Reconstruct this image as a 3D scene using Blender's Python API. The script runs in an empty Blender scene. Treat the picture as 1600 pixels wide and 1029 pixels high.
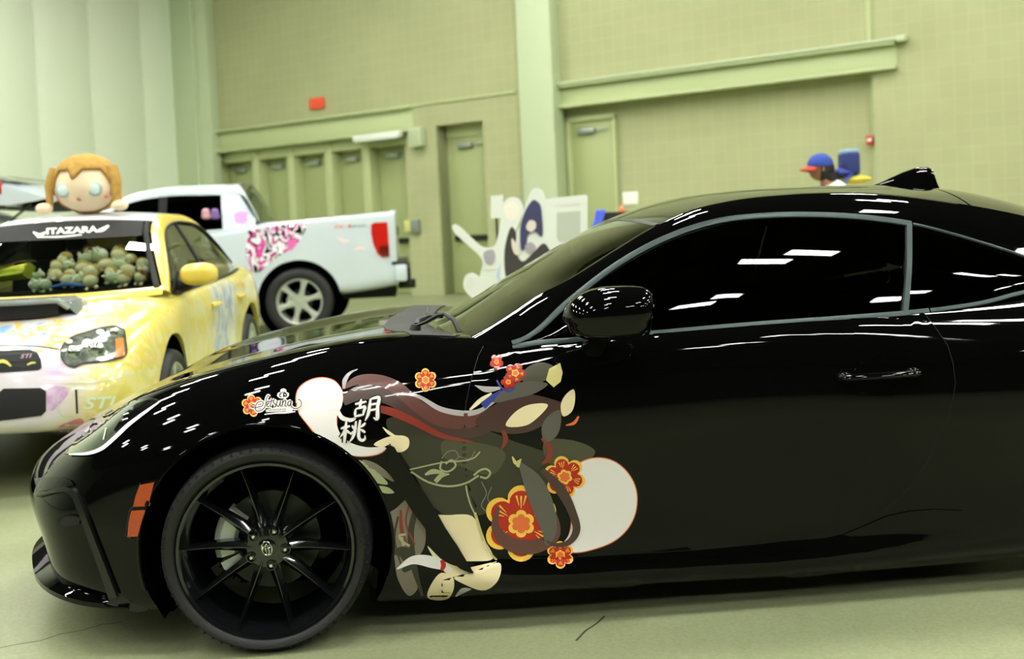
import bpy, bmesh, math, random
import numpy as np
from mathutils import Vector, Matrix
from mathutils.bvhtree import BVHTree
from mathutils.geometry import delaunay_2d_cdt

SC = bpy.context.scene
COL = SC.collection
RND = random.Random(7)

# ------------------------------------------------------------------ camera
FPX, CAMH = 1600.0, 1.245
PITCH, ROLL = math.radians(1.5), math.radians(2.6)
CX, CY = 800.0, 354.0 + 1600.0 * math.tan(math.radians(1.5))
_X = np.array([1.0, 0, 0])
CF = np.array([0, math.cos(PITCH), -math.sin(PITCH)])
_U = np.array([0, math.sin(PITCH), math.cos(PITCH)])
CR = math.cos(ROLL) * _X - math.sin(ROLL) * _U
CU = math.sin(ROLL) * _X + math.cos(ROLL) * _U
CC = np.array([0, 0, CAMH])

def pray(x, y):
    return CF + CR * ((x - CX) / FPX) - CU * ((y - CY) / FPX)

def at_depth(x, y, d):
    """world point seen at photo pixel (x,y) at distance d along +Y"""
    r = pray(x, y)
    return CC + r * (d / r[1])

def on_plane(x, y, o, n):
    r = pray(x, y)
    return CC + r * (((np.array(o) - CC) @ np.array(n)) / (r @ np.array(n)))

cam_d = bpy.data.cameras.new('camera')
cam = bpy.data.objects.new('camera', cam_d)
COL.objects.link(cam)
M = Matrix(((CR[0], CU[0], -CF[0], 0), (CR[1], CU[1], -CF[1], 0), (CR[2], CU[2], -CF[2], CAMH), (0, 0, 0, 1)))
cam.matrix_world = M
cam_d.sensor_width = 36.0
cam_d.lens = 36.0
cam_d.shift_y = -(514.5 - CY) / 1600.0
cam_d.dof.use_dof = True
cam_d.dof.focus_distance = 3.05
cam_d.dof.aperture_fstop = 2.6
cam_d.clip_end = 200
SC.camera = cam
SC.view_settings.view_transform = 'Standard'
SC.view_settings.look = 'None'
SC.view_settings.gamma = 1.0
SC.view_settings.use_curve_mapping = False
SC.view_settings.exposure = 0.0

# ------------------------------------------------------------------ materials
def lin(c):
    if isinstance(c, str):
        c = c.lstrip('#')
        c = [int(c[i:i + 2], 16) / 255 for i in (0, 2, 4)]
    return tuple(((v / 12.92) if v <= 0.04045 else ((v + 0.055) / 1.055) ** 2.4) for v in c)

def mat(name, col, rough=0.5, metal=0.0, coat=0.0, spec=0.5, noise=0.0, nscale=8.0, bump=0.0, bscale=60.0, emit=0.0, trans=0.0):
    m = bpy.data.materials.new(name)
    m.use_nodes = True
    nt = m.node_tree
    b = nt.nodes['Principled BSDF']
    c = lin(col)
    b.inputs['Base Color'].default_value = (*c, 1)
    b.inputs['Roughness'].default_value = rough
    b.inputs['Metallic'].default_value = metal
    b.inputs['Coat Weight'].default_value = coat
    b.inputs['Coat Roughness'].default_value = 0.02
    b.inputs['Specular IOR Level'].default_value = spec
    b.inputs['Transmission Weight'].default_value = trans
    if emit:
        b.inputs['Emission Color'].default_value = (*c, 1)
        b.inputs['Emission Strength'].default_value = emit
    if noise or bump:
        tc = nt.nodes.new('ShaderNodeTexCoord')
    if noise:
        n = nt.nodes.new('ShaderNodeTexNoise')
        n.inputs['Scale'].default_value = nscale
        n.inputs['Detail'].default_value = 6
        nt.links.new(tc.outputs['Object'], n.inputs['Vector'])
        r = nt.nodes.new('ShaderNodeValToRGB')
        r.color_ramp.elements[0].position = 0.3
        r.color_ramp.elements[1].position = 0.7
        r.color_ramp.elements[0].color = (*[v * (1 - noise) for v in c], 1)
        r.color_ramp.elements[1].color = (*[min(1, v * (1 + noise)) for v in c], 1)
        nt.links.new(n.outputs['Fac'], r.inputs['Fac'])
        nt.links.new(r.outputs['Color'], b.inputs['Base Color'])
    if bump:
        n = nt.nodes.new('ShaderNodeTexNoise')
        n.inputs['Scale'].default_value = bscale
        n.inputs['Detail'].default_value = 4
        nt.links.new(tc.outputs['Object'], n.inputs['Vector'])
        bp = nt.nodes.new('ShaderNodeBump')
        bp.inputs['Strength'].default_value = bump
        bp.inputs['Distance'].default_value = 0.01
        nt.links.new(n.outputs['Fac'], bp.inputs['Height'])
        nt.links.new(bp.outputs['Normal'], b.inputs['Normal'])
    return m

def glass_mat(name, tint, ior=1.45, rough=0.0):
    m = bpy.data.materials.new(name)
    m.use_nodes = True
    nt = m.node_tree
    nt.nodes.clear()
    o = nt.nodes.new('ShaderNodeOutputMaterial')
    mx = nt.nodes.new('ShaderNodeMixShader')
    t = nt.nodes.new('ShaderNodeBsdfTransparent')
    g = nt.nodes.new('ShaderNodeBsdfGlossy')
    fr = nt.nodes.new('ShaderNodeFresnel')
    fr.inputs['IOR'].default_value = ior
    g.inputs['Roughness'].default_value = rough
    g.inputs['Color'].default_value = (1, 1, 1, 1)
    t.inputs['Color'].default_value = (*tint, 1)
    nt.links.new(fr.outputs['Fac'], mx.inputs['Fac'])
    nt.links.new(t.outputs[0], mx.inputs[1])
    nt.links.new(g.outputs[0], mx.inputs[2])
    nt.links.new(mx.outputs[0], o.inputs['Surface'])
    return m

def block_mat(name, c1, c2, mortar, bw=0.205, bh=0.23, off=0.0):
    m = bpy.data.materials.new(name)
    m.use_nodes = True
    nt = m.node_tree
    b = nt.nodes['Principled BSDF']
    b.inputs['Roughness'].default_value = 0.85
    tc = nt.nodes.new('ShaderNodeTexCoord')
    sp = nt.nodes.new('ShaderNodeSeparateXYZ')
    cb = nt.nodes.new('ShaderNodeCombineXYZ')
    nt.links.new(tc.outputs['Object'], sp.inputs[0])
    ad = nt.nodes.new('ShaderNodeMath'); ad.operation = 'ADD'
    nt.links.new(sp.outputs['X'], ad.inputs[0]); nt.links.new(sp.outputs['Y'], ad.inputs[1])
    nt.links.new(ad.outputs[0], cb.inputs['X']); nt.links.new(sp.outputs['Z'], cb.inputs['Y'])
    br = nt.nodes.new('ShaderNodeTexBrick')
    br.offset = off
    br.inputs['Scale'].default_value = 1.0
    br.inputs['Brick Width'].default_value = bw
    br.inputs['Row Height'].default_value = bh
    br.inputs['Mortar Size'].default_value = 0.010
    br.inputs['Mortar Smooth'].default_value = 0.3
    br.inputs['Bias'].default_value = 0.0
    br.inputs['Color1'].default_value = (*lin(c1), 1)
    br.inputs['Color2'].default_value = (*lin(c2), 1)
    br.inputs['Mortar'].default_value = (*lin(mortar), 1)
    nt.links.new(cb.outputs[0], br.inputs['Vector'])
    n = nt.nodes.new('ShaderNodeTexNoise')
    n.inputs['Scale'].default_value = 0.9
    n.inputs['Detail'].default_value = 3
    nt.links.new(tc.outputs['Object'], n.inputs['Vector'])
    mx = nt.nodes.new('ShaderNodeMix'); mx.data_type = 'RGBA'; mx.blend_type = 'MULTIPLY'
    mx.inputs[0].default_value = 0.25
    nt.links.new(br.outputs['Color'], mx.inputs[6])
    nt.links.new(n.outputs['Color'], mx.inputs[7])
    bw_ = nt.nodes.new('ShaderNodeRGBToBW')
    nt.links.new(n.outputs['Color'], bw_.inputs[0])
    nt.links.new(bw_.outputs[0], mx.inputs[7])
    nt.links.new(mx.outputs[2], b.inputs['Base Color'])
    bp = nt.nodes.new('ShaderNodeBump'); bp.invert = True
    bp.inputs['Strength'].default_value = 0.5
    bp.inputs['Distance'].default_value = 0.01
    nt.links.new(br.outputs['Fac'], bp.inputs['Height'])
    nt.links.new(bp.outputs['Normal'], b.inputs['Normal'])
    return m

def ramp_noise_mat(name, stops, scale=3.0, detail=3.0, stretch=(1, 1, 1), rough=0.25, coat=0.5, constant=False, distort=0.0):
    """printed vinyl: noise through a colour ramp"""
    m = bpy.data.materials.new(name)
    m.use_nodes = True
    nt = m.node_tree
    b = nt.nodes['Principled BSDF']
    b.inputs['Roughness'].default_value = rough
    b.inputs['Coat Weight'].default_value = coat
    b.inputs['Coat Roughness'].default_value = 0.03
    tc = nt.nodes.new('ShaderNodeTexCoord')
    mp = nt.nodes.new('ShaderNodeMapping')
    mp.inputs['Scale'].default_value = stretch
    nt.links.new(tc.outputs['Object'], mp.inputs[0])
    n = nt.nodes.new('ShaderNodeTexNoise')
    n.inputs['Scale'].default_value = scale
    n.inputs['Detail'].default_value = detail
    n.inputs['Distortion'].default_value = distort
    nt.links.new(mp.outputs[0], n.inputs['Vector'])
    r = nt.nodes.new('ShaderNodeValToRGB')
    cr = r.color_ramp
    if constant: cr.interpolation = 'CONSTANT'
    while len(cr.elements) < len(stops): cr.elements.new(0.5)
    for e, (p, c) in zip(cr.elements, stops):
        e.position = p; e.color = (*lin(c), 1)
    nt.links.new(n.outputs['Fac'], r.inputs['Fac'])
    nt.links.new(r.outputs['Color'], b.inputs['Base Color'])
    return m

# ------------------------------------------------------------------ object helpers
def tag(o, label=None, cat=None, group=None, kind=None):
    if label: o['label'] = label
    if cat: o['category'] = cat
    if group: o['group'] = group
    if kind: o['kind'] = kind
    return o

def empty(name, loc=(0, 0, 0), rz=0.0, parent=None):
    o = bpy.data.objects.new(name, None)
    COL.objects.link(o)
    o.location = loc
    o.rotation_euler = (0, 0, rz)
    o.empty_display_size = 0.1
    if parent: o.parent = parent
    return o

def children(o):
    return [c for c in bpy.data.objects if c.parent == o]

def copy_tree(o, parent=None):
    c = o.copy()
    COL.objects.link(c)
    c.parent = parent
    for ch in children(o):
        copy_tree(ch, c)
    return c

class MB:
    """collects shapes into one mesh"""
    def __init__(s):
        s.v = []; s.f = []
    def add(s, V, F):
        n = len(s.v)
        s.v += [tuple(map(float, p)) for p in V]
        s.f += [tuple(i + n for i in f) for f in F]
        return s
    def box(s, a, b, mtx=None):
        x0, y0, z0 = a; x1, y1, z1 = b
        V = [(x0, y0, z0), (x1, y0, z0), (x1, y1, z0), (x0, y1, z0), (x0, y0, z1), (x1, y0, z1), (x1, y1, z1), (x0, y1, z1)]
        if mtx: V = [tuple(mtx @ Vector(p)) for p in V]
        return s.add(V, [(0, 3, 2, 1), (4, 5, 6, 7), (0, 1, 5, 4), (1, 2, 6, 5), (2, 3, 7, 6), (3, 0, 4, 7)])
    def grid(s, P, flip=False):
        P = np.asarray(P, float)
        n, m = P.shape[:2]
        F = []
        for i in range(n - 1):
            for j in range(m - 1):
                q = (i * m + j, i * m + j + 1, (i + 1) * m + j + 1, (i + 1) * m + j)
                F.append(q[::-1] if flip else q)
        return s.add(P.reshape(-1, 3), F)
    def tube(s, pts, rad, n=10, cap=True, flat=1.0):
        pts = [Vector(p) for p in pts]
        k = len(pts)
        if not hasattr(rad, '__len__'): rad = [rad] * k
        V = []; F = []
        up = Vector((0, 0, 1))
        prev = None
        for i, p in enumerate(pts):
            t = (pts[min(i + 1, k - 1)] - pts[max(i - 1, 0)])
            t = t.normalized() if t.length > 1e-9 else Vector((0, 0, 1))
            if prev is None:
                a = t.cross(up)
                if a.length < 1e-3: a = t.cross(Vector((0, 1, 0)))
                a.normalize()
            else:
                a = (prev - t * prev.dot(t)).normalized()
            prev = a
            b = t.cross(a)
            for j in range(n):
                an = 2 * math.pi * j / n
                V.append(p + a * math.cos(an) * rad[i] + b * math.sin(an) * rad[i] * flat)
        for i in range(k - 1):
            for j in range(n):
                F.append((i * n + j, i * n + (j + 1) % n, (i + 1) * n + (j + 1) % n, (i + 1) * n + j))
        if cap:
            F.append(tuple(range(n))[::-1]); F.append(tuple((k - 1) * n + j for j in range(n)))
        return s.add(V, F)
    def lathe(s, prof, n=48, axis='z', c=(0, 0, 0), a0=0.0, a1=2 * math.pi):
        full = abs(a1 - a0 - 2 * math.pi) < 1e-6
        k = len(prof); V = []; F = []
        cnt = n if full else n + 1
        for i in range(cnt):
            an = a0 + (a1 - a0) * i / n
            ca, sa = math.cos(an), math.sin(an)
            for r, h in prof:
                if axis == 'z': p = (r * ca, r * sa, h)
                elif axis == 'y': p = (r * ca, h, r * sa)
                else: p = (h, r * ca, r * sa)
                V.append((p[0] + c[0], p[1] + c[1], p[2] + c[2]))
        for i in range(n):
            i2 = (i + 1) % cnt
            for j in range(k - 1):
                F.append((i * k + j, i * k + j + 1, i2 * k + j + 1, i2 * k + j))
        return s.add(V, F)
    def ball(s, c, r, nu=20, nv=12, fn=None):
        if not hasattr(r, '__len__'): r = (r, r, r)
        V = []; F = []
        for i in range(nv + 1):
            ph = math.pi * i / nv
            for j in range(nu):
                a = 2 * math.pi * j / nu
                p = [math.sin(ph) * math.cos(a), math.sin(ph) * math.sin(a), math.cos(ph)]
                if fn: p = fn(p)
                V.append((c[0] + r[0] * p[0], c[1] + r[1] * p[1], c[2] + r[2] * p[2]))
        for i in range(nv):
            for j in range(nu):
                F.append((i * nu + j, i * nu + (j + 1) % nu, (i + 1) * nu + (j + 1) % nu, (i + 1) * nu + j))
        return s.add(V, F)
    def prism(s, poly, d, o, ax, ay, az):
        """extrude 2D poly (in axes ax, ay at o) by d along az"""
        o, ax, ay, az = [np.array(q, float) for q in (o, ax, ay, az)]
        A = [o + ax * p[0] + ay * p[1] for p in poly]
        B = [p + az * d for p in A]
        n = len(poly)
        F = [tuple(range(n))[::-1], tuple(range(n, 2 * n))] + [(i, (i + 1) % n, n + (i + 1) % n, n + i) for i in range(n)]
        return s.add(A + B, F)
    def build(s, name, m, parent=None, smooth=True, bevel=0.0, sharp=40, segs=2, merge=1e-5, recalc=True):
        me = bpy.data.meshes.new(name)
        bm = bmesh.new()
        vs = [bm.verts.new(p) for p in s.v]
        for f in s.f:
            try: bm.faces.new([vs[i] for i in f])
            except ValueError: pass
        if merge: bmesh.ops.remove_doubles(bm, verts=bm.verts, dist=merge)
        bmesh.ops.dissolve_degenerate(bm, edges=bm.edges, dist=1e-7)
        if recalc: bmesh.ops.recalc_face_normals(bm, faces=bm.faces)
        if bevel:
            es = [e for e in bm.edges if len(e.link_faces) == 2 and e.calc_face_angle(0) > math.radians(30)]
            bmesh.ops.bevel(bm, geom=es, offset=bevel, segments=segs, profile=0.5, affect='EDGES', clamp_overlap=True)
        bm.to_mesh(me); bm.free()
        me.materials.append(m)
        if smooth:
            me.polygons.foreach_set('use_smooth', [True] * len(me.polygons))
            me.set_sharp_from_angle(angle=math.radians(sharp))
        o = bpy.data.objects.new(name, me)
        COL.objects.link(o)
        if parent: o.parent = parent
        return o

# ------------------------------------------------------------------ curves
def spline(P, m, ghost0=None, ghost1=None):
    """smooth curve through P (n,d), m samples per segment, centripetal catmull-rom"""
    P = np.asarray(P, float)
    n = len(P)
    A = np.vstack([(ghost0 if ghost0 is not None else 2 * P[0] - P[1])[None], P, (ghost1 if ghost1 is not None else 2 * P[-1] - P[-2])[None]])
    d = np.maximum(np.linalg.norm(np.diff(A, axis=0), axis=1) ** 0.7, 1e-6)
    t = np.concatenate([[0], np.cumsum(d)])
    out = []
    T = []
    for i in range(1, n + 1):
        h0, h1 = t[i] - t[i - 1], t[i + 1] - t[i]
        T.append(((A[i] - A[i - 1]) / h0 * h1 + (A[i + 1] - A[i]) / h1 * h0) / (h0 + h1))
    for i in range(n - 1):
        h = t[i + 2] - t[i + 1]
        for k in range(m):
            u = k / m
            a = 2 * u ** 3 - 3 * u ** 2 + 1; b = u ** 3 - 2 * u ** 2 + u; c = -2 * u ** 3 + 3 * u ** 2; e = u ** 3 - u ** 2
            out.append(a * P[i] + b * h * T[i] + c * P[i + 1] + e * h * T[i + 1])
    out.append(P[-1])
    return np.array(out)

def fcurve(pts):
    """y = f(x) smooth through points (1 or more value columns)"""
    P = np.asarray(pts, float)
    xs, Y = P[:, 0], P[:, 1:]
    n = len(xs)
    S = np.zeros_like(Y)
    for i in range(n):
        if i == 0: S[i] = (Y[1] - Y[0]) / (xs[1] - xs[0])
        elif i == n - 1: S[i] = (Y[-1] - Y[-2]) / (xs[-1] - xs[-2])
        else:
            h0, h1 = xs[i] - xs[i - 1], xs[i + 1] - xs[i]
            S[i] = ((Y[i] - Y[i - 1]) / h0 * h1 + (Y[i + 1] - Y[i]) / h1 * h0) / (h0 + h1)
    def f(x):
        i = int(np.clip(np.searchsorted(xs, x) - 1, 0, n - 2))
        h = xs[i + 1] - xs[i]; u = (x - xs[i]) / h
        if u < 0: return Y[i] + S[i] * (x - xs[i])
        if u > 1: return Y[i + 1] + S[i + 1] * (x - xs[i + 1])
        return (2 * u ** 3 - 3 * u ** 2 + 1) * Y[i] + (u ** 3 - 2 * u ** 2 + u) * h * S[i] + (-2 * u ** 3 + 3 * u ** 2) * Y[i + 1] + (u ** 3 - u ** 2) * h * S[i + 1]
    return f

def body_grid(st, cw, ms=8, mk=6):
    """stations [S][K][3] (u,w,z) near half -> dense grid"""
    st = np.asarray(st, float)
    S, K = st.shape[:2]
    mir = st.copy(); mir[:, :, 1] = 2 * cw - mir[:, :, 1]
    rows = np.stack([spline(st[:, k], ms, mir[1, k], mir[-2, k]) for k in range(K)], 1)   # (Sd,K,3)
    out = []
    for r in rows:
        out.append(spline(r, mk))
    return np.array(out)

def solid_from_grid(G, cw):
    mb = MB()
    mb.grid(G)
    H = G.copy(); H[:, :, 1] = 2 * cw - H[:, :, 1]
    mb.grid(H, flip=True)
    return mb

def boolean_cut(o, cutters):
    for c in cutters:
        md = o.modifiers.new('cut', 'BOOLEAN')
        md.operation = 'DIFFERENCE'; md.solver = 'EXACT'; md.object = c
    dg = bpy.context.evaluated_depsgraph_get()
    dg.update()
    me = bpy.data.meshes.new_from_object(o.evaluated_get(dg))
    o.modifiers.clear()
    old = o.data
    o.data = me
    bpy.data.meshes.remove(old)
    for c in cutters:
        bpy.data.objects.remove(c, do_unlink=True)
    me.polygons.foreach_set('use_smooth', [True] * len(me.polygons))
    me.set_sharp_from_angle(angle=math.radians(38))

def bvh_of(objs):
    """one BVH in the shared parent's space"""
    V = []; F = []
    for o in objs:
        n = len(V)
        V += [v.co.copy() for v in o.data.vertices]
        F += [tuple(n + i for i in p.vertices) for p in o.data.polygons]
    return BVHTree.FromPolygons(V, F)

# ------------------------------------------------------------------ patches laid onto a surface
def in_poly(p, poly):
    x, y = p; c = False; n = len(poly); j = n - 1
    for i in range(n):
        xi, yi = poly[i]; xj, yj = poly[j]
        if (yi > y) != (yj > y) and x < (xj - xi) * (y - yi) / (yj - yi) + xi: c = not c
        j = i
    return c

def resample(poly, step, closed=True):
    out = []
    n = len(poly)
    for i in range(n if closed else n - 1):
        a = np.array(poly[i], float); b = np.array(poly[(i + 1) % n], float)
        k = max(1, int(round(np.linalg.norm(b - a) / step)))
        for j in range(k): out.append(tuple(a + (b - a) * j / k))
    if not closed: out.append(tuple(poly[-1]))
    return out

def smooth_poly(pts, m=6):
    P = np.asarray(pts, float)
    Q = np.vstack([P, P[:1]])
    return [tuple(q) for q in spline(Q, m, P[-1], P[1])[:-1]]

def tri_fill(poly, step):
    b = resample(poly, step)
    xs = [p[0] for p in b]; ys = [p[1] for p in b]
    pts = list(b)
    y = min(ys) + step * 0.5; row = 0
    bb = np.array(b)
    while y < max(ys):
        x = min(xs) + step * (0.5 if row % 2 else 1.0)
        while x < max(xs):
            if in_poly((x, y), b) and np.min(np.hypot(bb[:, 0] - x, bb[:, 1] - y)) > step * 0.45:
                pts.append((x, y))
            x += step
        y += step * 0.87; row += 1
    n = len(b)
    r = delaunay_2d_cdt([Vector(p) for p in pts], [(i, (i + 1) % n) for i in range(n)], [], 0, 1e-5)
    V = [tuple(v) for v in r[0]]
    F = []
    for f in r[2]:
        cx = sum(V[i][0] for i in f) / len(f); cy = sum(V[i][1] for i in f) / len(f)
        if in_poly((cx, cy), b): F.append(tuple(f))
    # boundary set
    cnt = {}
    for f in F:
        for i in range(len(f)):
            e = tuple(sorted((f[i], f[(i + 1) % len(f)]))); cnt[e] = cnt.get(e, 0) + 1
    bd = {i for e, c in cnt.items() if c == 1 for i in e}
    return V, F, bd

class Surf:
    """a car's outer skin, hit by rays in the car's own frame"""
    def __init__(s, root, objs):
        s.root = root
        s.inv = root.matrix_basis.inverted()
        s.bvh = bvh_of(objs)
    def px(s, x, y):
        o = s.inv @ Vector(CC)
        d = (s.inv.to_3x3() @ Vector(pray(x, y))).normalized()
        loc, nor, i, t = s.bvh.ray_cast(o, d)
        if loc is None: return None, None
        if nor.dot(d) > 0: nor = -nor
        return loc, nor
    def ray(s, o, d):
        d = Vector(d).normalized()
        loc, nor, i, t = s.bvh.ray_cast(Vector(o), d)
        if loc is None: return None, None
        if nor.dot(d) > 0: nor = -nor
        return loc, nor

def lay(V2, F, cast, off, name, m, parent, drop=None, bd=None, smooth=True):
    """put 2D mesh onto a surface with cast(x,y)->(loc,nor); off along the normal"""
    P = []; ok = []
    for i, (x, y) in enumerate(V2):
        l, n = cast(x, y)
        if l is None: P.append((0, 0, 0)); ok.append(False); continue
        P.append(tuple(l + n * off)); ok.append(True)
    mb = MB()
    FF = [f for f in F if all(ok[i] for i in f)]
    if not FF: return None
    # drop stretched faces that jump between surfaces
    G = []
    for f in FF:
        q = [Vector(P[i]) for i in f]
        if max((q[i] - q[(i + 1) % len(q)]).length for i in range(len(q))) < 0.12: G.append(f)
    used = sorted({i for f in G for i in f}); mp = {o: k for k, o in enumerate(used)}
    V = [P[i] for i in used]
    F2 = [tuple(mp[i] for i in f) for f in G]
    if drop:
        cnt = {}
        for f in F2:
            for i in range(len(f)):
                a, b = f[i], f[(i + 1) % len(f)]
                cnt[(a, b)] = 1
        edges = [(a, b) for (a, b) in cnt if (b, a) not in cnt]
        low = {}
        for a, b in edges:
            for i in (a, b):
                if i not in low:
                    x, y = V2[used[i]]
                    l, n = cast(x, y)
                    low[i] = len(V); V.append(tuple(l + n * (off - drop)))
        for a, b in edges: F2.append((b, a, low[a], low[b]))
    mb.add(V, F2)
    return mb.build(name, m, parent, smooth=smooth, merge=0, recalc=True, sharp=50)

def patch(poly, step, cast, off, name, m, parent, drop=None):
    V, F, bd = tri_fill(poly, step)
    return lay(V, F, cast, off, name, m, parent, drop)

def ribbon2d(pts, wid, m=8, across=2):
    """2D strip along a smooth line, wid per point"""
    P = np.asarray(pts, float)
    W = np.asarray(wid if hasattr(wid, '__len__') else [wid] * len(P), float)
    Q = spline(np.column_stack([P, W]), m)
    T = np.gradient(Q[:, :2], axis=0)
    T /= np.maximum(np.linalg.norm(T, axis=1, keepdims=True), 1e-9)
    N = np.column_stack([-T[:, 1], T[:, 0]])
    V = []; F = []
    for i in range(len(Q)):
        for j in range(across + 1):
            V.append(tuple(Q[i, :2] + N[i] * Q[i, 2] * (j / across - 0.5)))
    k = across + 1
    for i in range(len(Q) - 1):
        for j in range(across):
            F.append((i * k + j, i * k + j + 1, (i + 1) * k + j + 1, (i + 1) * k + j))
    return V, F

def text_mesh2d(s, size=1.0, bold=0.0, shear=0.0, sx=1.0, res=3):
    cu = bpy.data.curves.new('t', 'FONT')
    cu.body = s; cu.size = size; cu.offset = bold; cu.shear = shear
    cu.align_x = 'CENTER'; cu.align_y = 'CENTER'
    cu.resolution_u = res
    ob = bpy.data.objects.new('t', cu)
    COL.objects.link(ob)
    dg = bpy.context.evaluated_depsgraph_get(); dg.update()
    me = bpy.data.meshes.new_from_object(ob.evaluated_get(dg))
    V = [(v.co.x * sx, v.co.y) for v in me.vertices]
    F = [tuple(p.vertices) for p in me.polygons]
    bpy.data.objects.remove(ob, do_unlink=True)
    bpy.data.meshes.remove(me); bpy.data.curves.remove(cu)
    return V, F
# ------------------------------------------------------------------ setting
A0 = np.array([-7.35, 23.5, 0.0])
WANG = math.atan2(-9.53, 14.335)
WD = np.array([math.cos(WANG), math.sin(WANG), 0]); WN = np.array([-math.sin(WANG), math.cos(WANG), 0])
def wl(x, y, off=0.0):
    """(along, height) on the back wall for a photo pixel"""
    p = on_plane(x, y, A0 + WN * off, WN)
    return float((p - A0) @ WD), float(p[2])

M_block = block_mat('wall_block', (0.708, 0.722, 0.540), (0.695, 0.711, 0.532), (0.735, 0.742, 0.556))
M_beam = mat('beam_green_paint', (0.725, 0.77, 0.575), 0.5)
M_door = mat('door_green_paint', (0.635, 0.675, 0.465), 0.5)
M_post = mat('post_green_paint', (0.705, 0.74, 0.54), 0.5)
M_pale = mat('pale_green_paint', (0.735, 0.785, 0.64), 0.55)
M_panel = mat('pale_panel_paint', (0.895, 0.935, 0.835), 0.55)
M_seam = mat('panel_seam', (0.72, 0.76, 0.57), 0.7)
M_steel = mat('grey_steel', (0.62, 0.66, 0.62), 0.35, 0.7)
M_darksteel = mat('dark_steel', (0.16, 0.17, 0.14), 0.4, 0.6)
M_white = mat('white_paint', (0.90, 0.92, 0.88), 0.5)
M_redbox = mat('red_plastic', (0.95, 0.33, 0.20), 0.4)
M_red = mat('red_lens', (0.75, 0.13, 0.10), 0.25, coat=0.5)

def floor_material():
    m = bpy.data.materials.new('floor_concrete')
    m.use_nodes = True
    nt = m.node_tree; b = nt.nodes['Principled BSDF']
    b.inputs['Roughness'].default_value = 0.5
    b.inputs['Specular IOR Level'].default_value = 0.35
    tc = nt.nodes.new('ShaderNodeTexCoord')
    n1 = nt.nodes.new('ShaderNodeTexNoise'); n1.inputs['Scale'].default_value = 0.8; n1.inputs['Detail'].default_value = 5
    n2 = nt.nodes.new('ShaderNodeTexNoise'); n2.inputs['Scale'].default_value = 90; n2.inputs['Detail'].default_value = 3
    nt.links.new(tc.outputs['Object'], n1.inputs['Vector']); nt.links.new(tc.outputs['Object'], n2.inputs['Vector'])
    r = nt.nodes.new('ShaderNodeValToRGB')
    r.color_ramp.elements[0].position = 0.32; r.color_ramp.elements[1].position = 0.7
    r.color_ramp.elements[0].color = (*lin((0.505, 0.53, 0.40)), 1); r.color_ramp.elements[1].color = (*lin((0.58, 0.605, 0.465)), 1)
    nt.links.new(n1.outputs['Fac'], r.inputs['Fac'])
    mx = nt.nodes.new('ShaderNodeMix'); mx.data_type = 'RGBA'; mx.blend_type = 'OVERLAY'; mx.inputs[0].default_value = 0.35
    nt.links.new(r.outputs['Color'], mx.inputs[6]); 
    bw = nt.nodes.new('ShaderNodeRGBToBW'); nt.links.new(n2.outputs['Color'], bw.inputs[0])
    nt.links.new(bw.outputs[0], mx.inputs[7])
    nt.links.new(mx.outputs[2], b.inputs['Base Color'])
    rr = nt.nodes.new('ShaderNodeMapRange'); rr.inputs[3].default_value = 0.30; rr.inputs[4].default_value = 0.48
    nt.links.new(n1.outputs['Fac'], rr.inputs[0]); nt.links.new(rr.outputs[0], b.inputs['Roughness'])
    return m
M_floor = floor_material()

mb = MB(); mb.box((-24, -24, -0.2), (24, 34, 0))
tag(mb.build('floor', M_floor, smooth=False), kind='structure')
# control joint and cracks cut in the slab, seen as thin dark lines
M_crack = mat('floor_crack', (0.26, 0.26, 0.18), 0.9)
mb = MB()
def crack(pts, w):
    P = [at_floor(x, y) for x, y in pts]
    for a, b in zip(P[:-1], P[1:]):
        d = np.array([b[0] - a[0], b[1] - a[1]]); d /= np.linalg.norm(d); n = np.array([-d[1], d[0]]) * w
        mb.add([(a[0] - n[0], a[1] - n[1], 0.0006), (a[0] + n[0], a[1] + n[1], 0.0006), (b[0] + n[0], b[1] + n[1], 0.0006), (b[0] - n[0], b[1] - n[1], 0.0006)], [(0, 1, 2, 3)])
def at_floor(x, y):
    return on_plane(x, y, (0, 0, 0), (0, 0, 1))
crack([(-10, 1014), (28, 1006), (62, 1001), (95, 990), (130, 984), (160, 975), (190, 972)], 0.0022)
crack([(900, 1001), (915, 985), (932, 974), (945, 962)], 0.004)
tag(mb.build('floor_crack', M_crack, smooth=False), kind='structure')

# back wall, cell by cell around its openings
hl = [wl(x, y)[0] for x, y in ((337, 300), (636, 300), (686, 300), (759, 300), (868, 250), (1366, 200))]
H1 = (hl[0], hl[1], 0.0, 3.20); H2 = (hl[2], hl[3], 0.0, 3.22); H3 = (hl[4], hl[5], 0.0, 3.30)
holes = [H1 + (0.45,), H2 + (0.40,), H3 + (0.22,)]
print('holes', holes)
WALL_L1, WALL_H = 26.0, 9.0
mb = MB()
xs = sorted({-0.6, WALL_L1, *[h[0] for h in holes], *[h[1] for h in holes]})
zs = sorted({0.0, WALL_H, *[h[2] for h in holes], *[h[3] for h in holes]})
for i in range(len(xs) - 1):
    for j in range(len(zs) - 1):
        cx, cz = (xs[i] + xs[i + 1]) / 2, (zs[j] + zs[j + 1]) / 2
        if any(h[0] < cx < h[1] and h[2] < cz < h[3] for h in holes): continue
        mb.box((xs[i], 0, zs[j]), (xs[i + 1], 0.6, zs[j + 1]))
for h in holes:
    mb.box((h[0] - .05, h[4], 0), (h[1] + .05, h[4] + 0.3, h[3] + .05))
wall = mb.build('wall_back', M_block, smooth=False, recalc=True)
wall.location = A0; wall.rotation_euler = (0, 0, WANG); tag(wall, kind='structure')

def onwall(o):
    o.location = A0; o.rotation_euler = (0, 0, WANG); return o

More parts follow.
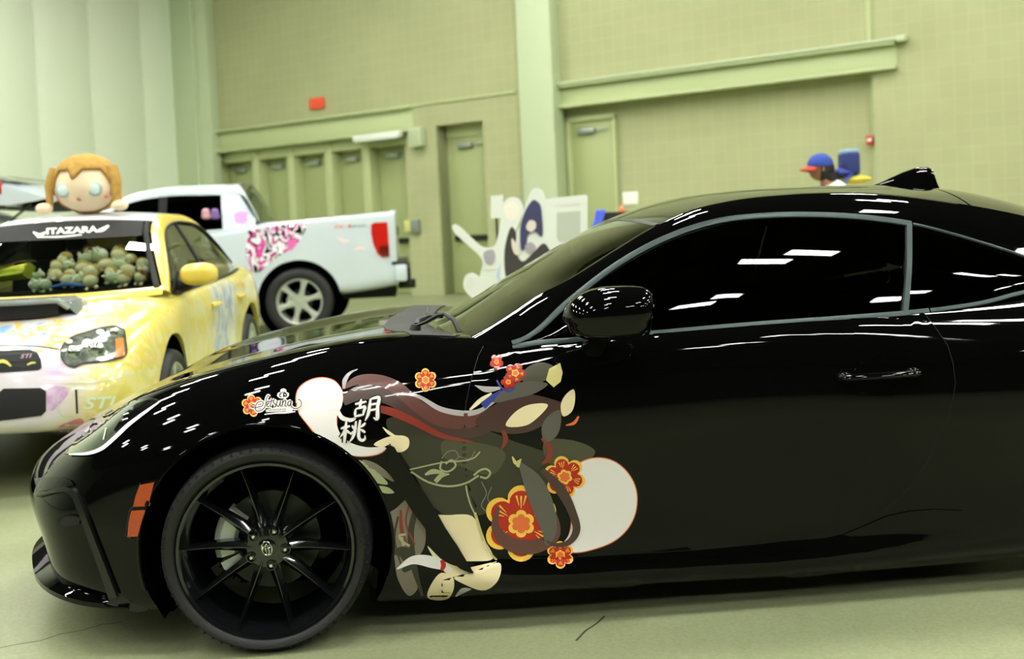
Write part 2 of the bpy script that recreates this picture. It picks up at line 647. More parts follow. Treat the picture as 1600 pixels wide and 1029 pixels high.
def ibeam(l0, l1, z0, z1, y0, y1, fl=0.05):
    mb = MB()
    mb.box((l0, y0, z1 - fl), (l1, y1, z1)); mb.box((l0, y0, z0), (l1, y1, z0 + fl))
    mb.box((l0, y0 + 0.12, z0 + fl), (l1, y1, z1 - fl))
    return mb
b1 = wl(328, 225)[0]; b2 = wl(646, 185)[0]
tag(onwall(ibeam(b1, b2, 3.17, 3.66, -0.14, 0.01).build('trim_1', M_beam, bevel=0.006)), kind='structure')
b3 = wl(862, 150)[0]; b4 = wl(1402, 90)[0]
tag(onwall(ibeam(b3, b4, 3.26, 3.66, -0.14, 0.01).build('trim_2', M_beam, bevel=0.006)), kind='structure')
mb = MB(); mb.box((b3, -0.17, 3.66), (b4 + 0.08, 0.01, 3.70)); mb.box((b4 + .03, -0.19, 3.635), (b4 + 0.16, 0.01, 3.715))
tag(onwall(mb.build('trim_3', M_pale, bevel=0.004)), kind='structure')
mb = MB(); mb.box((b2, -0.03, 3.64), (wl(806, 145)[0], 0.01, 3.69))
tag(onwall(mb.build('trim_4', M_post)), kind='structure')
# pale pilaster between the two beams
c0 = wl(806, 40, -0.3)[0]; c1 = wl(859, 40, -0.3)[0]
mb = MB(); mb.box((c0, -0.30, 0), (c1, 0.05, WALL_H)); mb.box((c0 - .004, -0.304, 3.655), (c1 + .004, 0.05, 3.675))
tag(onwall(mb.build('trim_5', M_pale, bevel=0.02)), kind='structure')
# vertical conduit/control joint at the right end of the beam
q0 = wl(1357, 60)[0]
mb = MB(); mb.box((q0 - .02, -0.035, 3.72), (q0 + .05, 0.01, WALL_H))
q1 = wl(1366, 200)[0]
mb.box((q1 - .085, 0.16, 0.0), (q1 - .005, 0.23, 3.25))
tag(onwall(mb.build('trim_6', M_post)), kind='structure')

# doors of the back wall
def door(n, l0, l1, y, z1, parts=True, bar=None):
    mb = MB(); mb.box((l0, y, 0.01), (l1, y + 0.05, z1))
    d = onwall(mb.build('door_%d' % n, M_door, bevel=0.005)); tag(d, kind='structure')
    m2 = MB(); w = min(0.34, (l1 - l0) * .5); mid = (l0 + l1) / 2 - 0.1
    m2.box((mid - w / 2, y - 0.075, z1 - 0.22), (mid + w / 2, y + 0.0, z1 - 0.12)); m2.box((mid + w / 2 - .03, y - 0.05, z1 - .18), (mid + w / 2 + .25, y - 0.03, z1 - 0.155))
    o = m2.build('door_closer', M_steel, bevel=0.01); o.parent = d; 
    m3 = MB(); m3.box((l0 + .12, y - 0.07, 1.02), (l1 - .08, y - 0.03, 1.12)); m3.box((l0 + .14, y - 0.04, 1.03), (l0 + .2, y + .01, 1.11)); m3.box((l1 - .2, y - 0.04, 1.03), (l1 - .14, y + .01, 1.11))
    o = m3.build('push_bar', M_darksteel, bevel=0.008); o.parent = d
    return d
px = [345, 402, 457, 516, 575, 632]
pls = [wl(x, 300, 0.1)[0] for x in px]
pls[0] = H1[0]; pls[-1] = H1[1]
mb = MB()
for l in pls[1:-1]:
    mb.box((l - 0.10, 0.08, 0), (l + 0.10, 0.45, 3.2))
mb.box((H1[0], 0.08, 0), (H1[0] + 0.06, .45, 3.2))
mb.box((H1[0], 0.1, 2.95), (H1[1], 0.45, 3.2))
tag(onwall(mb.build('door_frame_1', M_post, bevel=0.006)), kind='structure')
for i in range(5):
    door(i + 1, pls[i] + (0.1 if i else 0.06), pls[i + 1] - (0.1 if i < 4 else 0.0), 0.36, 2.95)
dl0 = wl(703, 300, 0.34)[0]
mb = MB(); mb.box((H2[0], 0.05, 0), (dl0 - .02, 0.4, 3.22)); mb.box((H2[0], .3, 3.0), (H2[1], 0.4, 3.22))
tag(onwall(mb.build('door_frame_2', M_post, bevel=0.006)), kind='structure')
door(6, dl0, H2[1], 0.33, 3.0)
dl = wl(895, 250, 0.18)[0]; dr = wl(961, 250, 0.18)[0]
mb = MB(); mb.box((dl - .1, 0.12, 0), (dl, 0.24, 3.1)); mb.box((dr, .12, 0), (dr + .05, .24, 3.1)); mb.box((dl - .1, .12, 3.02), (dr + .05, .24, 3.1))
tag(onwall(mb.build('door_frame_3', M_post, bevel=0.006)), kind='structure')
door(7, dl, dr, 0.17, 3.02)

# left wall of pale panels, square to the back wall
LD = -WN                                           # runs from the corner towards the camera
def ll(x, y):
    p = on_plane(x, y, A0, WD)
    return float((p - A0) @ LD), float(p[2])
LANG = math.atan2(LD[1], LD[0])
seams = [ll(x, 150)[0] for x in (294, 224, 143, 58)]
stepL = 1.35
ss = [0.0] + seams
while ss[-1] < 40: ss.append(ss[-1] + stepL)
print('left wall seams', seams)
mb = MB()
for a, b in zip(ss[:-1], ss[1:]):
    mb.box((a + 0.006, -0.1, 0), (b - 0.006, 0.0, WALL_H))
o = mb.build('wall_left', M_panel, bevel=0.006); o.location = A0; o.rotation_euler = (0, 0, LANG); tag(o, kind='structure')
mb = MB(); mb.box((0, -0.3, 0), (40, -0.09, WALL_H))
o = mb.build('wall_left_backing', M_seam, smooth=False); o.location = A0; o.rotation_euler = (0, 0, LANG); tag(o, kind='structure')
# corner post and ribs
mb = MB()
e0 = wl(304, 60, -0.25)[0]; e1 = wl(322, 60, -0.25)[0]
mb.box((-.05, -0.25, 0), (max(e1, .2), 0.02, WALL_H)); mb.box((e0 - .08, -0.35, 0), (e0 + .03, -0.2, WALL_H))
tag(onwall(mb.build('trim_7', M_pale, bevel=0.02)), kind='structure')

# rest of the hall behind the camera and the ceiling
M_dark = mat('dark_ceiling_paint', (0.10, 0.10, 0.085), 0.9)
M_hall = mat('hall_wall_paint', (0.36, 0.36, 0.27), 0.8)
mb = MB(); mb.box((-24, -24, 9.0), (24, 34, 9.2))
for i in range(-5, 7):
    mb.box((-24, i * 4.2 - .1, 8.55), (24, i * 4.2 + .1, 9.0))
tag(mb.build('ceiling', M_dark, smooth=False), kind='structure')
mb = MB(); mb.box((-24, -24.3, 0), (24, -24, 9.2)); tag(mb.build('wall_front', M_hall, smooth=False), kind='structure')
mb = MB(); mb.box((24, -24.3, 0), (24.3, 34, 9.2)); tag(mb.build('wall_right', M_hall, smooth=False), kind='structure')

# lamps of the hall
M_lamp = mat('lamp_diffuser', (1.0, 1.0, 0.965), 0.5, emit=118.0)
M_housing = mat('lamp_housing', (0.5, 0.5, 0.46), 0.5, 0.3)
def lamp_proto(m_l):
    r = empty('ceiling_lamp', (0, 0, 0))
    mb = MB(); mb.box((-0.42, -0.24, 0.0), (0.42, 0.24, 0.10)); mb.build('lamp_housing', M_housing, r, bevel=0.015)
    mb = MB(); mb.box((-0.38, -0.205, -0.012), (0.38, 0.205, 0.002)); mb.build('lamp_diffuser', m_l, r, bevel=0.003)
    mb = MB(); mb.tube([(-0.35, 0, 0.09), (-0.35, 0, 1.01)], 0.006, 6); mb.build('hanging_rod', M_darksteel, r)
    mb = MB(); mb.tube([(0.35, 0, 0.09), (0.35, 0, 1.01)], 0.006, 6); mb.build('hanging_rod', M_darksteel, r)
    return r
M_lampdim = mat('lamp_diffuser_dim', (1.0, 1.0, 0.965), 0.5, emit=80.0)
lamps = [lamp_proto(M_lamp), lamp_proto(M_lampdim)]; firsts = [True, True]
for iy in range(6):
    for ix in range(7):
        for k in (0, 1):
            x = -13.0 + ix * 4.5 + k * 0.5; y = -8.4 + iy * 4.7 + k * 0.8
            pv = np.array([x, y, 0]) - A0
            if pv @ WN > -2.2 or pv @ WD < 2.6: continue
            kind_ = 1 if y < -2 else 0
            o = lamps[kind_] if firsts[kind_] else copy_tree(lamps[kind_])
            firsts[kind_] = False
            o.location = (x, y, 8.0)
            tag(o, 'white ceiling lamp hanging from the dark hall ceiling', 'lamp', 'hanging lamps of the hall')
w = bpy.data.worlds.new('world'); SC.world = w; w.use_nodes = True
w.node_tree.nodes['Background'].inputs[0].default_value = (0.03, 0.032, 0.025, 1)

# things on the back wall
def wallthing(name, mb, m, label, cat, **kw):
    o = onwall(mb.build(name, m, **kw)); tag(o, label, cat); return o
l0, z0 = wl(487, 172); l1, z1 = wl(508, 151)
r = empty('fire_alarm_box', A0, WANG)
mb = MB(); mb.box((l0, -0.075, z0), (l1, -0.003, z1)); mb.build('alarm_housing', M_redbox, r, bevel=0.03)
mb = MB(); mb.box(((l0 + l1) / 2 + .02, -0.10, z0 + .1), (l1 - .06, -0.06, z1 - .1)); mb.build('strobe_lens', mat('strobe_lens', (0.93, 0.42, 0.32), 0.2), r, bevel=0.01)
tag(r, 'square red alarm box high on the tan block wall above the doors', 'alarm')
l0, z0 = wl(555, 222, -0.2); l1, z1 = wl(626, 204, -0.2)
r = empty('light_fixture', A0, WANG)
zc = (wl(590, 213, -0.2)[1])
mb = MB(); mb.box((l0, -0.28, zc - .05), (l1, -0.13, zc + .05)); mb.build('fixture_body', M_white, r, bevel=0.012)
mb = MB(); mb.box((l0 + .03, -0.275, zc - .075), (l1 - .03, -0.145, zc - .045)); mb.build('diffuser', mat('fixture_diffuser', (0.85, 0.9, 0.85), 0.3), r, bevel=0.01)
tag(r, 'long white strip light under the green beam over the last double door', 'light')
l0, z0 = wl(642, 230, -0.1); l1, z1 = wl(660, 198, -0.1)
r = empty('wall_speaker', A0, WANG)
mb = MB(); mb.box((l0, -0.18, z0), (l1, 0.0, z1)); mb.build('speaker_case', M_pale, r, bevel=0.015)
mb = MB(); mb.box((l0 + .04, -0.187, z0 + .05), (l1 - .04, -0.175, z1 - .05)); mb.build('grille', mat('speaker_grille', (0.70, 0.74, 0.58), 0.6), r, bevel=0.004)
tag(r, 'small pale wall box mounted between the door row and the single door', 'speaker')
l0, z0 = wl(635, 362); l1, z1 = wl(657, 343)
r = empty('wall_switch_box', A0, WANG)
lm = (l0 + l1) / 2
mb = MB(); mb.box((l0, -0.08, z0), (lm, 0, z1)); mb.build('box', mat('switch_cream', (0.80, 0.80, 0.5), 0.5), r, bevel=0.01)
mb = MB(); mb.box((lm, -0.10, z0 - .02), (l1, 0, z1)); mb.build('cover', mat('switch_grey', (0.5, 0.54, 0.50), 0.4), r, bevel=0.012)
mb = MB(); mb.box((l0 - .03, -0.05, z0 + .05), (l0, 0, z1)); mb.build('bracket', M_darksteel, r)
tag(r, 'small grey and cream switch box on the block pier right of the truck', 'switch box')
l0, z0 = wl(973, 320, 0.2); l1, z1 = wl(996, 299, 0.2)
mb = MB(); mb.box((l0, 0.205, z0), (l1, 0.219, z1))
wallthing('paper_sign', mb, mat('paper', (0.93, 0.94, 0.90), 0.7), 'blank white paper notice on the block wall right of the green door', 'sign', bevel=0.003)
l0, z0 = wl(1355, 227, 0.15); l1, z1 = wl(1366, 211, 0.15)
r = empty('alarm_pull_station', A0, WANG)
zm = (z0 + z1) / 2
mb = MB(); mb.box((l0, 0.09, z0), (l1, 0.165, z1)); mb.build('station_body', M_red, r, bevel=0.012)
mb = MB(); mb.box((l0 + .02, 0.075, zm - .02), (l1 - .02, 0.095, zm + .02)); mb.build('pull_handle', M_white, r, bevel=0.004)
tag(r, 'small red alarm pull on the vertical conduit below the right beam end', 'alarm')
# ------------------------------------------------------------------ black coupe
def paint(name, col, rough=0.06, spec=0.5, coat=1.0):
    return mat(name, col, rough, 0.0, coat, spec)
M_black = paint('gloss_black_paint', (0.02, 0.02, 0.02), 0.025, 0.24, 0.0)
M_blackpl = mat('black_plastic', (0.075, 0.08, 0.072), 0.42)
M_matte = mat('matte_black', (0.035, 0.036, 0.034), 0.8)
M_trim = mat('blue_grey_trim', (0.27, 0.315, 0.315), 0.28, 0.5)
M_tint = glass_mat('tinted_side_glass', (0.02, 0.02, 0.018), 1.45)
M_wind = glass_mat('windscreen_glass', (0.40, 0.46, 0.40), 1.55)
M_tyre = mat('tyre_rubber', (0.062, 0.068, 0.062), 0.6, bump=0.15, bscale=120)
M_rim = mat('gloss_black_alloy', (0.045, 0.052, 0.058), 0.16, 0.0, 0.8)
M_disc = mat('brake_disc_steel', (0.20, 0.21, 0.19), 0.4, 0.6)
M_silver = mat('silver_caliper', (0.80, 0.84, 0.78), 0.4, 0.2)
M_chrome = mat('bright_metal', (0.86, 0.88, 0.84), 0.12, 1.0)
M_seat = mat('dark_seat_cloth', (0.07, 0.07, 0.07), 0.9)
M_orange = mat('orange_reflector', (0.64, 0.235, 0.06), 0.25, coat=0.6, noise=0.12, nscale=90)
M_liner = mat('wheel_well_liner', (0.02, 0.02, 0.02), 1.0, spec=0.0)

CTH = math.radians(5.0)
CW = 0.8875
O3 = on_plane(415, 858, (0, 3.03, 0), (0, 1, 0)); O3[2] = 0
car = empty('sports_car', tuple(O3), CTH)
bpy.context.view_layer.update()
tag(car, 'glossy black two-door coupe with red flower and white swirl graphics on its side', 'car')
car.matrix_basis = Matrix.Translation(Vector(O3)) @ Matrix.Rotation(CTH, 4, 'Z')

ST = [
 # u, w, z per line k0..k9 at each station (nose -> tail)
 [(-.78,CW,.19),(-.90,CW,.19),(-.905,CW,.225),(-.925,CW,.31),(-.945,CW,.40),(-.94,CW,.45),(-.925,CW,.485),(-.90,CW,.51),(-.88,CW,.525),(-.855,CW,.54)],
 [(-.70,CW,.19),(-.79,.47,.19),(-.79,.465,.225),(-.81,.46,.31),(-.84,.455,.42),(-.838,.475,.47),(-.82,.51,.515),(-.785,.585,.56),(-.74,.74,.60),(-.71,CW,.628)],
 [(-.60,CW,.18),(-.635,.18,.18),(-.645,.165,.22),(-.655,.16,.30),(-.67,.165,.42),(-.665,.20,.515),(-.635,.27,.595),(-.59,.37,.648),(-.56,.58,.685),(-.555,CW,.697)],
 [(-.42,CW,.15),(-.415,.075,.145),(-.42,.05,.19),(-.43,.045,.30),(-.44,.05,.45),(-.44,.075,.585),(-.43,.145,.685),(-.42,.27,.748),(-.43,.5,.745),(-.43,CW,.737)],
 [(0,CW,.14),(0,.045,.14),(0,.015,.20),(0,-.005,.32),(0,-.02,.50),(0,-.01,.67),(0,.07,.805),(0,.20,.858),(0,.50,.845),(0,CW,.835)],
 [(.42,CW,.068),(.42,.06,.12),(.42,.04,.18),(.42,.03,.28),(.42,.02,.46),(.42,.018,.66),(.42,.075,.812),(.42,.19,.897),(.42,.5,.897),(.42,CW,.888)],  # belly between the axles shaped low, unseen, to block light under the car
 [(.70,CW,.068),(.70,.06,.11),(.70,.028,.15),(.70,.040,.24),(.70,.038,.42),(.70,.028,.66),(.70,.06,.80),(.70,.125,.874),(.70,.5,.88),(.70,CW,.885)],
 [(1.2,CW,.068),(1.2,.06,.105),(1.2,.028,.14),(1.2,.046,.22),(1.2,.044,.40),(1.2,.032,.62),(1.2,.052,.78),(1.2,.10,.886),(1.2,.3,.865),(1.2,CW,.86)],
 [(1.7,CW,.068),(1.7,.07,.09),(1.7,.025,.135),(1.7,.042,.215),(1.7,.040,.40),(1.7,.026,.63),(1.7,.045,.78),(1.7,.10,.899),(1.7,.3,.875),(1.7,CW,.87)],
 [(2.1,CW,.068),(2.1,.07,.09),(2.1,.018,.15),(2.1,.022,.24),(2.1,.018,.42),(2.1,.002,.64),(2.1,.03,.79),(2.1,.115,.908),(2.1,.3,.89),(2.1,CW,.88)],
 [(2.45,CW,.068),(2.45,.06,.10),(2.45,.005,.165),(2.45,-.005,.28),(2.45,-.012,.46),(2.45,-.02,.66),(2.45,.015,.81),(2.45,.13,.925),(2.45,.35,.92),(2.45,CW,.92)],
 [(2.84,CW,.15),(2.84,.06,.13),(2.84,.01,.2),(2.84,-.015,.32),(2.84,-.03,.50),(2.84,-.03,.69),(2.84,.015,.84),(2.84,.15,.965),(2.84,.4,.97),(2.84,CW,.97)],
 [(3.24,CW,.2),(3.24,.08,.2),(3.24,.05,.26),(3.24,.02,.36),(3.24,.0,.52),(3.24,.005,.70),(3.24,.06,.87),(3.24,.20,.98),(3.24,.5,1.0),(3.24,CW,1.0)],
 [(3.46,CW,.26),(3.46,.25,.26),(3.48,.22,.32),(3.50,.20,.42),(3.52,.19,.56),(3.52,.21,.72),(3.50,.27,.90),(3.46,.38,1.0),(3.44,.6,1.02),(3.44,CW,1.03)],
 [(3.54,CW,.28),(3.58,CW,.28),(3.60,CW,.34),(3.62,CW,.44),(3.65,CW,.58),(3.66,CW,.74),(3.64,CW,.92),(3.60,CW,1.02),(3.57,CW,1.03),(3.54,CW,1.03)],
]
G = body_grid(ST, CW, 8, 6)
mb = solid_from_grid(G, CW)
body = mb.build('body', M_black, car, merge=1e-4, sharp=60)
def cyl(u, z, r, w0, w1, n=72):
    mb = MB(); mb.lathe([(0, w0), (r, w0), (r, w1), (0, w1)], n, 'y', (u, 0, z))
    o = mb.build('cutter', M_liner, None, smooth=False, merge=1e-5); return o
HUBZ = 0.312
ARCH_R = 0.372
REAR = 2.84
body.parent = None
boolean_cut(body, [cyl(0, .315, ARCH_R, -.2, .36), cyl(REAR, .315, .36, -.2, .36), cyl(0, .315, ARCH_R, 2 * CW - .36, 2 * CW + .2), cyl(REAR, .315, .36, 2 * CW - .36, 2 * CW + .2)])
body.parent = car
S0 = Surf(car, [body])

# wheel-well liners follow the skin's edge and turn in behind the tyre
def liner(S, u0, zc, r, depth, cw, par, a0=-32, a1=212):
    for side in (0, 1):
        rows = []; last = .05
        for a in np.linspace(math.radians(a0), math.radians(a1), 60):
            l, n = S.ray((u0 + (r + .02) * math.cos(a), -1, max(.2, zc + (r + .02) * math.sin(a))), (0, 1, 0))
            if l is not None and l.y < .2: last = l.y
            rows.append([(u0 + r * math.cos(a), last + .003, zc + r * math.sin(a)), (u0 + r * math.cos(a), .2, zc + r * math.sin(a)), (u0 + r * math.cos(a), depth, zc + r * math.sin(a)), (u0 + r * .25 * math.cos(a), depth, zc + r * .25 * math.sin(a))])
        rows = np.array(rows)
        if side: rows[:, :, 1] = 2 * cw - rows[:, :, 1]
        mb = MB(); mb.grid(rows); mb.build('wheel_well_liner', M_liner, par)
liner(S0, 0, .315, ARCH_R - .004, .345, CW, car); liner(S0, REAR, .315, .356, .345, CW, car)

# ---- wheels
def make_wheel(root, u, w, mirror, R, width, rr, spokes, hub_r, lugs, m_tyre, m_rim, z, a0=0.0, lug_r=.054, spoke_fn=None, notch=True, brake=True, emblem=False, m_cap=None, lug_m=None, name='wheel'):
    wh = empty(name, (u, w, z), math.pi if mirror else 0, root)
    # tyre: outer face towards -y
    prof = [(rr, .012), (rr + .004, .004), (rr + (R - rr) * .25, -.008), (rr + (R - rr) * .55, -.010), (R - .022, -.002), (R - .009, .012), (R - .002, .030), (R, .05), (R, width - .05), (R - .002, width - .03), (R - .012, width - .008), (R - .03, width + .004), (rr + .01, width), (rr, width - .01)]
    n = 144
    V = []; F = []; k = len(prof)
    mb = MB(); mb.lathe(prof, n, 'y')
    t = mb.build('tyre', m_tyre, wh, merge=0, sharp=50)
    if notch:
        nb = MB()
        for i in range(64):
            a = 2 * math.pi * i / 64
            c, s_ = math.cos(a), math.sin(a); tx, tz = -s_, c
            for (h0, h1, ra, rb) in ((0.004, 0.07, R - .016, R + .0016), (width - .07, width - .006, R - .016, R + .0012)):
                q = []
                for rad in (ra, rb):
                    for hh in (h0, h1):
                        for e in (-.0035, .0035):
                            rad2 = rad if hh not in (h0,) or rad == ra else R - .0085
                            q.append((rad2 * c + tx * e, hh, rad2 * s_ + tz * e))
                nb.add(q, [(0, 1, 3, 2), (4, 6, 7, 5), (0, 4, 5, 1), (2, 3, 7, 6), (0, 2, 6, 4), (1, 5, 7, 3)])
        o = nb.build('tread_groove', M_matte, wh, merge=0, smooth=False)
        o.parent = wh
    # rim barrel
    mb = MB(); mb.lathe([(rr + .004, .006), (rr - .002, .0), (rr - .010, .003), (rr - .014, .016), (rr - .024, .03), (rr - .030, .075), (rr - .036, width - .02), (rr - .01, width), (rr - .006, width - .01)], 96, 'y')
    # spokes
    for i in range(spokes):
        a = a0 + 2 * math.pi * i / spokes
        spoke_fn(mb, a, rr, hub_r)
    mb.lathe([(0, .030), (hub_r * .62, .030), (hub_r * .98, .036), (hub_r * 1.12, .055), (hub_r * 1.12, .11), (0, .11)], 48, 'y')
    mb.build('rim', m_rim, wh, merge=0, sharp=35)
    for i in range(lugs):
        a = math.radians(-4) + 2 * math.pi * i / lugs + a0
        c = (lug_r * math.cos(a), 0, lug_r * math.sin(a))
        mb = MB()
        mb.lathe([(0.0, .0215), (.0048, .022), (.0062, .025), (.0085, .027), (.0085, .045)], 6, 'y', c)
        mb.build('lug_nut', lug_m or M_chrome, wh, merge=0)
        mb = MB(); mb.lathe([(.0105, .0355), (.0135, .0285), (.0165, .0295), (.0185, .040)], 24, 'y', c); mb.build('lug_seat', m_rim, wh, merge=0)
    mb = MB(); mb.lathe([(0, .0245), (.020, .0250), (.0275, .028), (.029, .034), (.029, .05)], 36, 'y'); mb.build('centre_cap', m_cap or m_rim, wh, merge=1e-6)
    if emblem:
        mb = MB()
        def ell(cx, cz, rx, rz, t, rot):
            P = []
            for i in range(41):
                an = 2 * math.pi * i / 40
                x, y = cx + rx * math.cos(an), cz + rz * math.sin(an)
                P.append((x * math.cos(rot) - y * math.sin(rot), .0238, x * math.sin(rot) + y * math.cos(rot)))
            mb.tube(P, t, 6, cap=False)
        rot = math.radians(102)
        ell(0, 0, .0212, .0145, .0017, rot)
        ell(.004, 0, .0045, .0128, .0013, rot)
        ell(-.0035, 0, .0165, .0045, .0013, rot)
        mb.build('emblem', M_chrome, wh, merge=0)
    if brake:
        mb = MB(); mb.lathe([(.06, .125), (.150, .125), (.150, .15), (.06, .15)], 64, 'y'); mb.lathe([(0, .10), (.075, .10), (.08, .125)], 40, 'y')
        mb.build('brake_disc', M_disc, wh)
        mb = MB()
        aa = [math.radians(v) for v in np.linspace(134, 200, 12)]
        for (r0, r1, y0, y1, s0, s1) in ((.098, .170, .085, .165, 1, 11), ):
            P = []
            for a in aa[s0:s1]:
                P.append([(r0 * math.cos(a), y0 + .012, r0 * math.sin(a)), ((r0 + .012) * math.cos(a), y0, (r0 + .012) * math.sin(a)), ((r1 - .02) * math.cos(a), y0, (r1 - .02) * math.sin(a)), (r1 * math.cos(a), y0 + .02, r1 * math.sin(a)), (r1 * math.cos(a), y1, r1 * math.sin(a))])
            mb.grid(P)
        for ang, rad in ((140, .128), (204, .128)):
            a = math.radians(ang)
            mm = Matrix.Translation((rad * math.cos(a), .10, rad * math.sin(a))) @ Matrix.Rotation(-a, 4, 'Y')
            mb.box((-.032, -.01, -.012), (.032, .05, .012), mm)
        mb.build('brake_caliper', M_silver, wh, sharp=40)
    return wh

def blade_spoke(mb, a, rr, hub_r):
    c, s_ = math.cos(a), math.sin(a)
    P = []
    for t in np.linspace(0, 1, 9):
        r = .040 + (rr - .012 - .040) * t
        hw = .0165 * (1 - t) ** .9 + .0035
        y0 = .030 - .026 * t ** 1.5 + .012 * math.sin(math.pi * t)
        row = []
        for (e, dy) in ((-1.0, .045), (-.95, .016), (-.5, .009), (-.10, 0.0), (.10, 0.0), (.5, .009), (.95, .016), (1.0, .045)):
            row.append((r * c - s_ * e * hw, y0 + dy, r * s_ + c * e * hw))
        P.append(row)
    mb.grid(P)
for (u, w, mi) in ((0, 0.0, False), (REAR, 0.0, False), (0, 2 * CW, True), (REAR, 2 * CW, True)):
    make_wheel(car, u, w, mi, 0.3135, .215, .264, 10, .062, 5, M_tyre, M_rim, .3135, math.radians(-4), spoke_fn=blade_spoke, emblem=(u == 0 and not mi))
# sidewall lettering of the front tyre
fw = [c for c in children(car) if c.name.startswith('wheel') and c.type == 'EMPTY'][0]
Vt, Ft = text_mesh2d('MICHELIN', .024, .0004)
mb = MB()
P = []
for x, y in Vt:
    a = math.radians(8) + math.radians(1) - x / .287 + .0
    r = .287 + y
    P.append((r * math.cos(a), -.0108, r * math.sin(a)))
mb.add(P, Ft); mb.build('sidewall_lettering', M_matte, fw, smooth=False)

# ---- greenhouse
T3 = fcurve([(0.7, 0.115, 0.848), (0.77, 0.125, 0.875), (0.822, 0.138, 0.889), (0.972, 0.17, 1.001), (1.155, 0.203, 1.118), (1.348, 0.228, 1.2), (1.416, 0.233, 1.219), (1.516, 0.238, 1.237), (1.618, 0.242, 1.243), (1.82, 0.243, 1.239), (2.02, 0.238, 1.218), (2.156, 0.232, 1.192), (2.33, 0.222, 1.139), (2.435, 0.215, 1.102), (2.538, 0.207, 1.063), (2.68, 0.185, 1.0), (2.8, 0.165, 0.963), (3.0, 0.17, 0.95), (3.3, 0.20, 0.95)])
R3 = fcurve([(0.53, 0.2, 0.85), (0.577, 0.21, 0.866), (0.658, 0.225, 0.9), (0.793, 0.245, 0.966), (0.874, 0.255, 1.014), (0.979, 0.268, 1.062), (1.15, 0.29, 1.155), (1.295, 0.31, 1.228), (1.42, 0.325, 1.275), (1.552, 0.335, 1.3), (1.762, 0.34, 1.314), (2.077, 0.335, 1.3033), (2.341, 0.32, 1.2602), (2.61, 0.295, 1.196), (2.85, 0.265, 1.111), (3.08, 0.24, 1.021), (3.30, 0.25, 0.955)])
C3 = fcurve([(0.47, 0.865), (0.56, 0.896), (0.633, 0.926), (0.78, 1.006), (1.0, 1.13), (1.153, 1.208), (1.34, 1.282), (1.486, 1.321), (1.725, 1.347), (1.85, 1.35), (2.09, 1.3487), (2.335, 1.3411), (2.58, 1.3134), (2.77, 1.261), (2.955, 1.203), (3.1, 1.141), (3.22, 1.071), (3.42, 1.0)])
B3 = fcurve([(.70, .112, .836), (.767, .108, .862), (.986, .105, .880), (1.183, .104, .886), (1.558, .104, .898), (1.848, .106, .902), (2.096, .112, .908), (2.245, .12, .917), (2.347, .128, .927), (2.449, .14, .945), (2.60, .16, .965), (2.80, .18, .985)])
def top_row(ue, uc, n=12):
    """row of points across the car from near edge (at station ue) to the centre (station uc) and over"""
    r = R3(ue); zc = float(C3(uc)[0])
    pts = []
    for j in range(n + 1):
        t = j / n
        w = r[0] + (CW - r[0]) * t
        k = (1 - t) ** 1.7
        u = uc + (ue - uc) * (1 - t) ** 2
        kz = (1 - t) ** 2.2
        pts.append((u, w, zc + (r[1] - zc) * kz))
    full = pts + [(p[0], 2 * CW - p[1], p[2]) for p in pts[-2::-1]]
    return full
def top_panel(u0e, u1e, u0c, u1c, n, name, m, inset=0.0, par=car):
    rows = []
    for i in range(n + 1):
        t = i / n
        rows.append(top_row(u0e + (u1e - u0e) * t, u0c + (u1c - u0c) * t))
    mb = MB(); mb.grid(rows)
    return mb.build(name, m, par)
ws = top_panel(.585, 1.292, .475, 1.255, 24, 'windscreen', M_wind)
roof = top_panel(1.300, 2.40, 1.263, 2.44, 36, 'roof', M_black)
rw = top_panel(2.41, 3.28, 2.45, 3.40, 24, 'rear_window', M_tint)
# windscreen top seal
rows = []
for d in (0.0, .5, 1.0):
    r_ = top_row(1.288 + .018 * d, 1.251 + .018 * d)
    rows.append([(p[0], p[1], p[2] + .003 * (1 if d == .5 else .2)) for p in r_])
mb = MB(); mb.grid(rows); mb.build('windscreen_seal', M_blackpl, car)
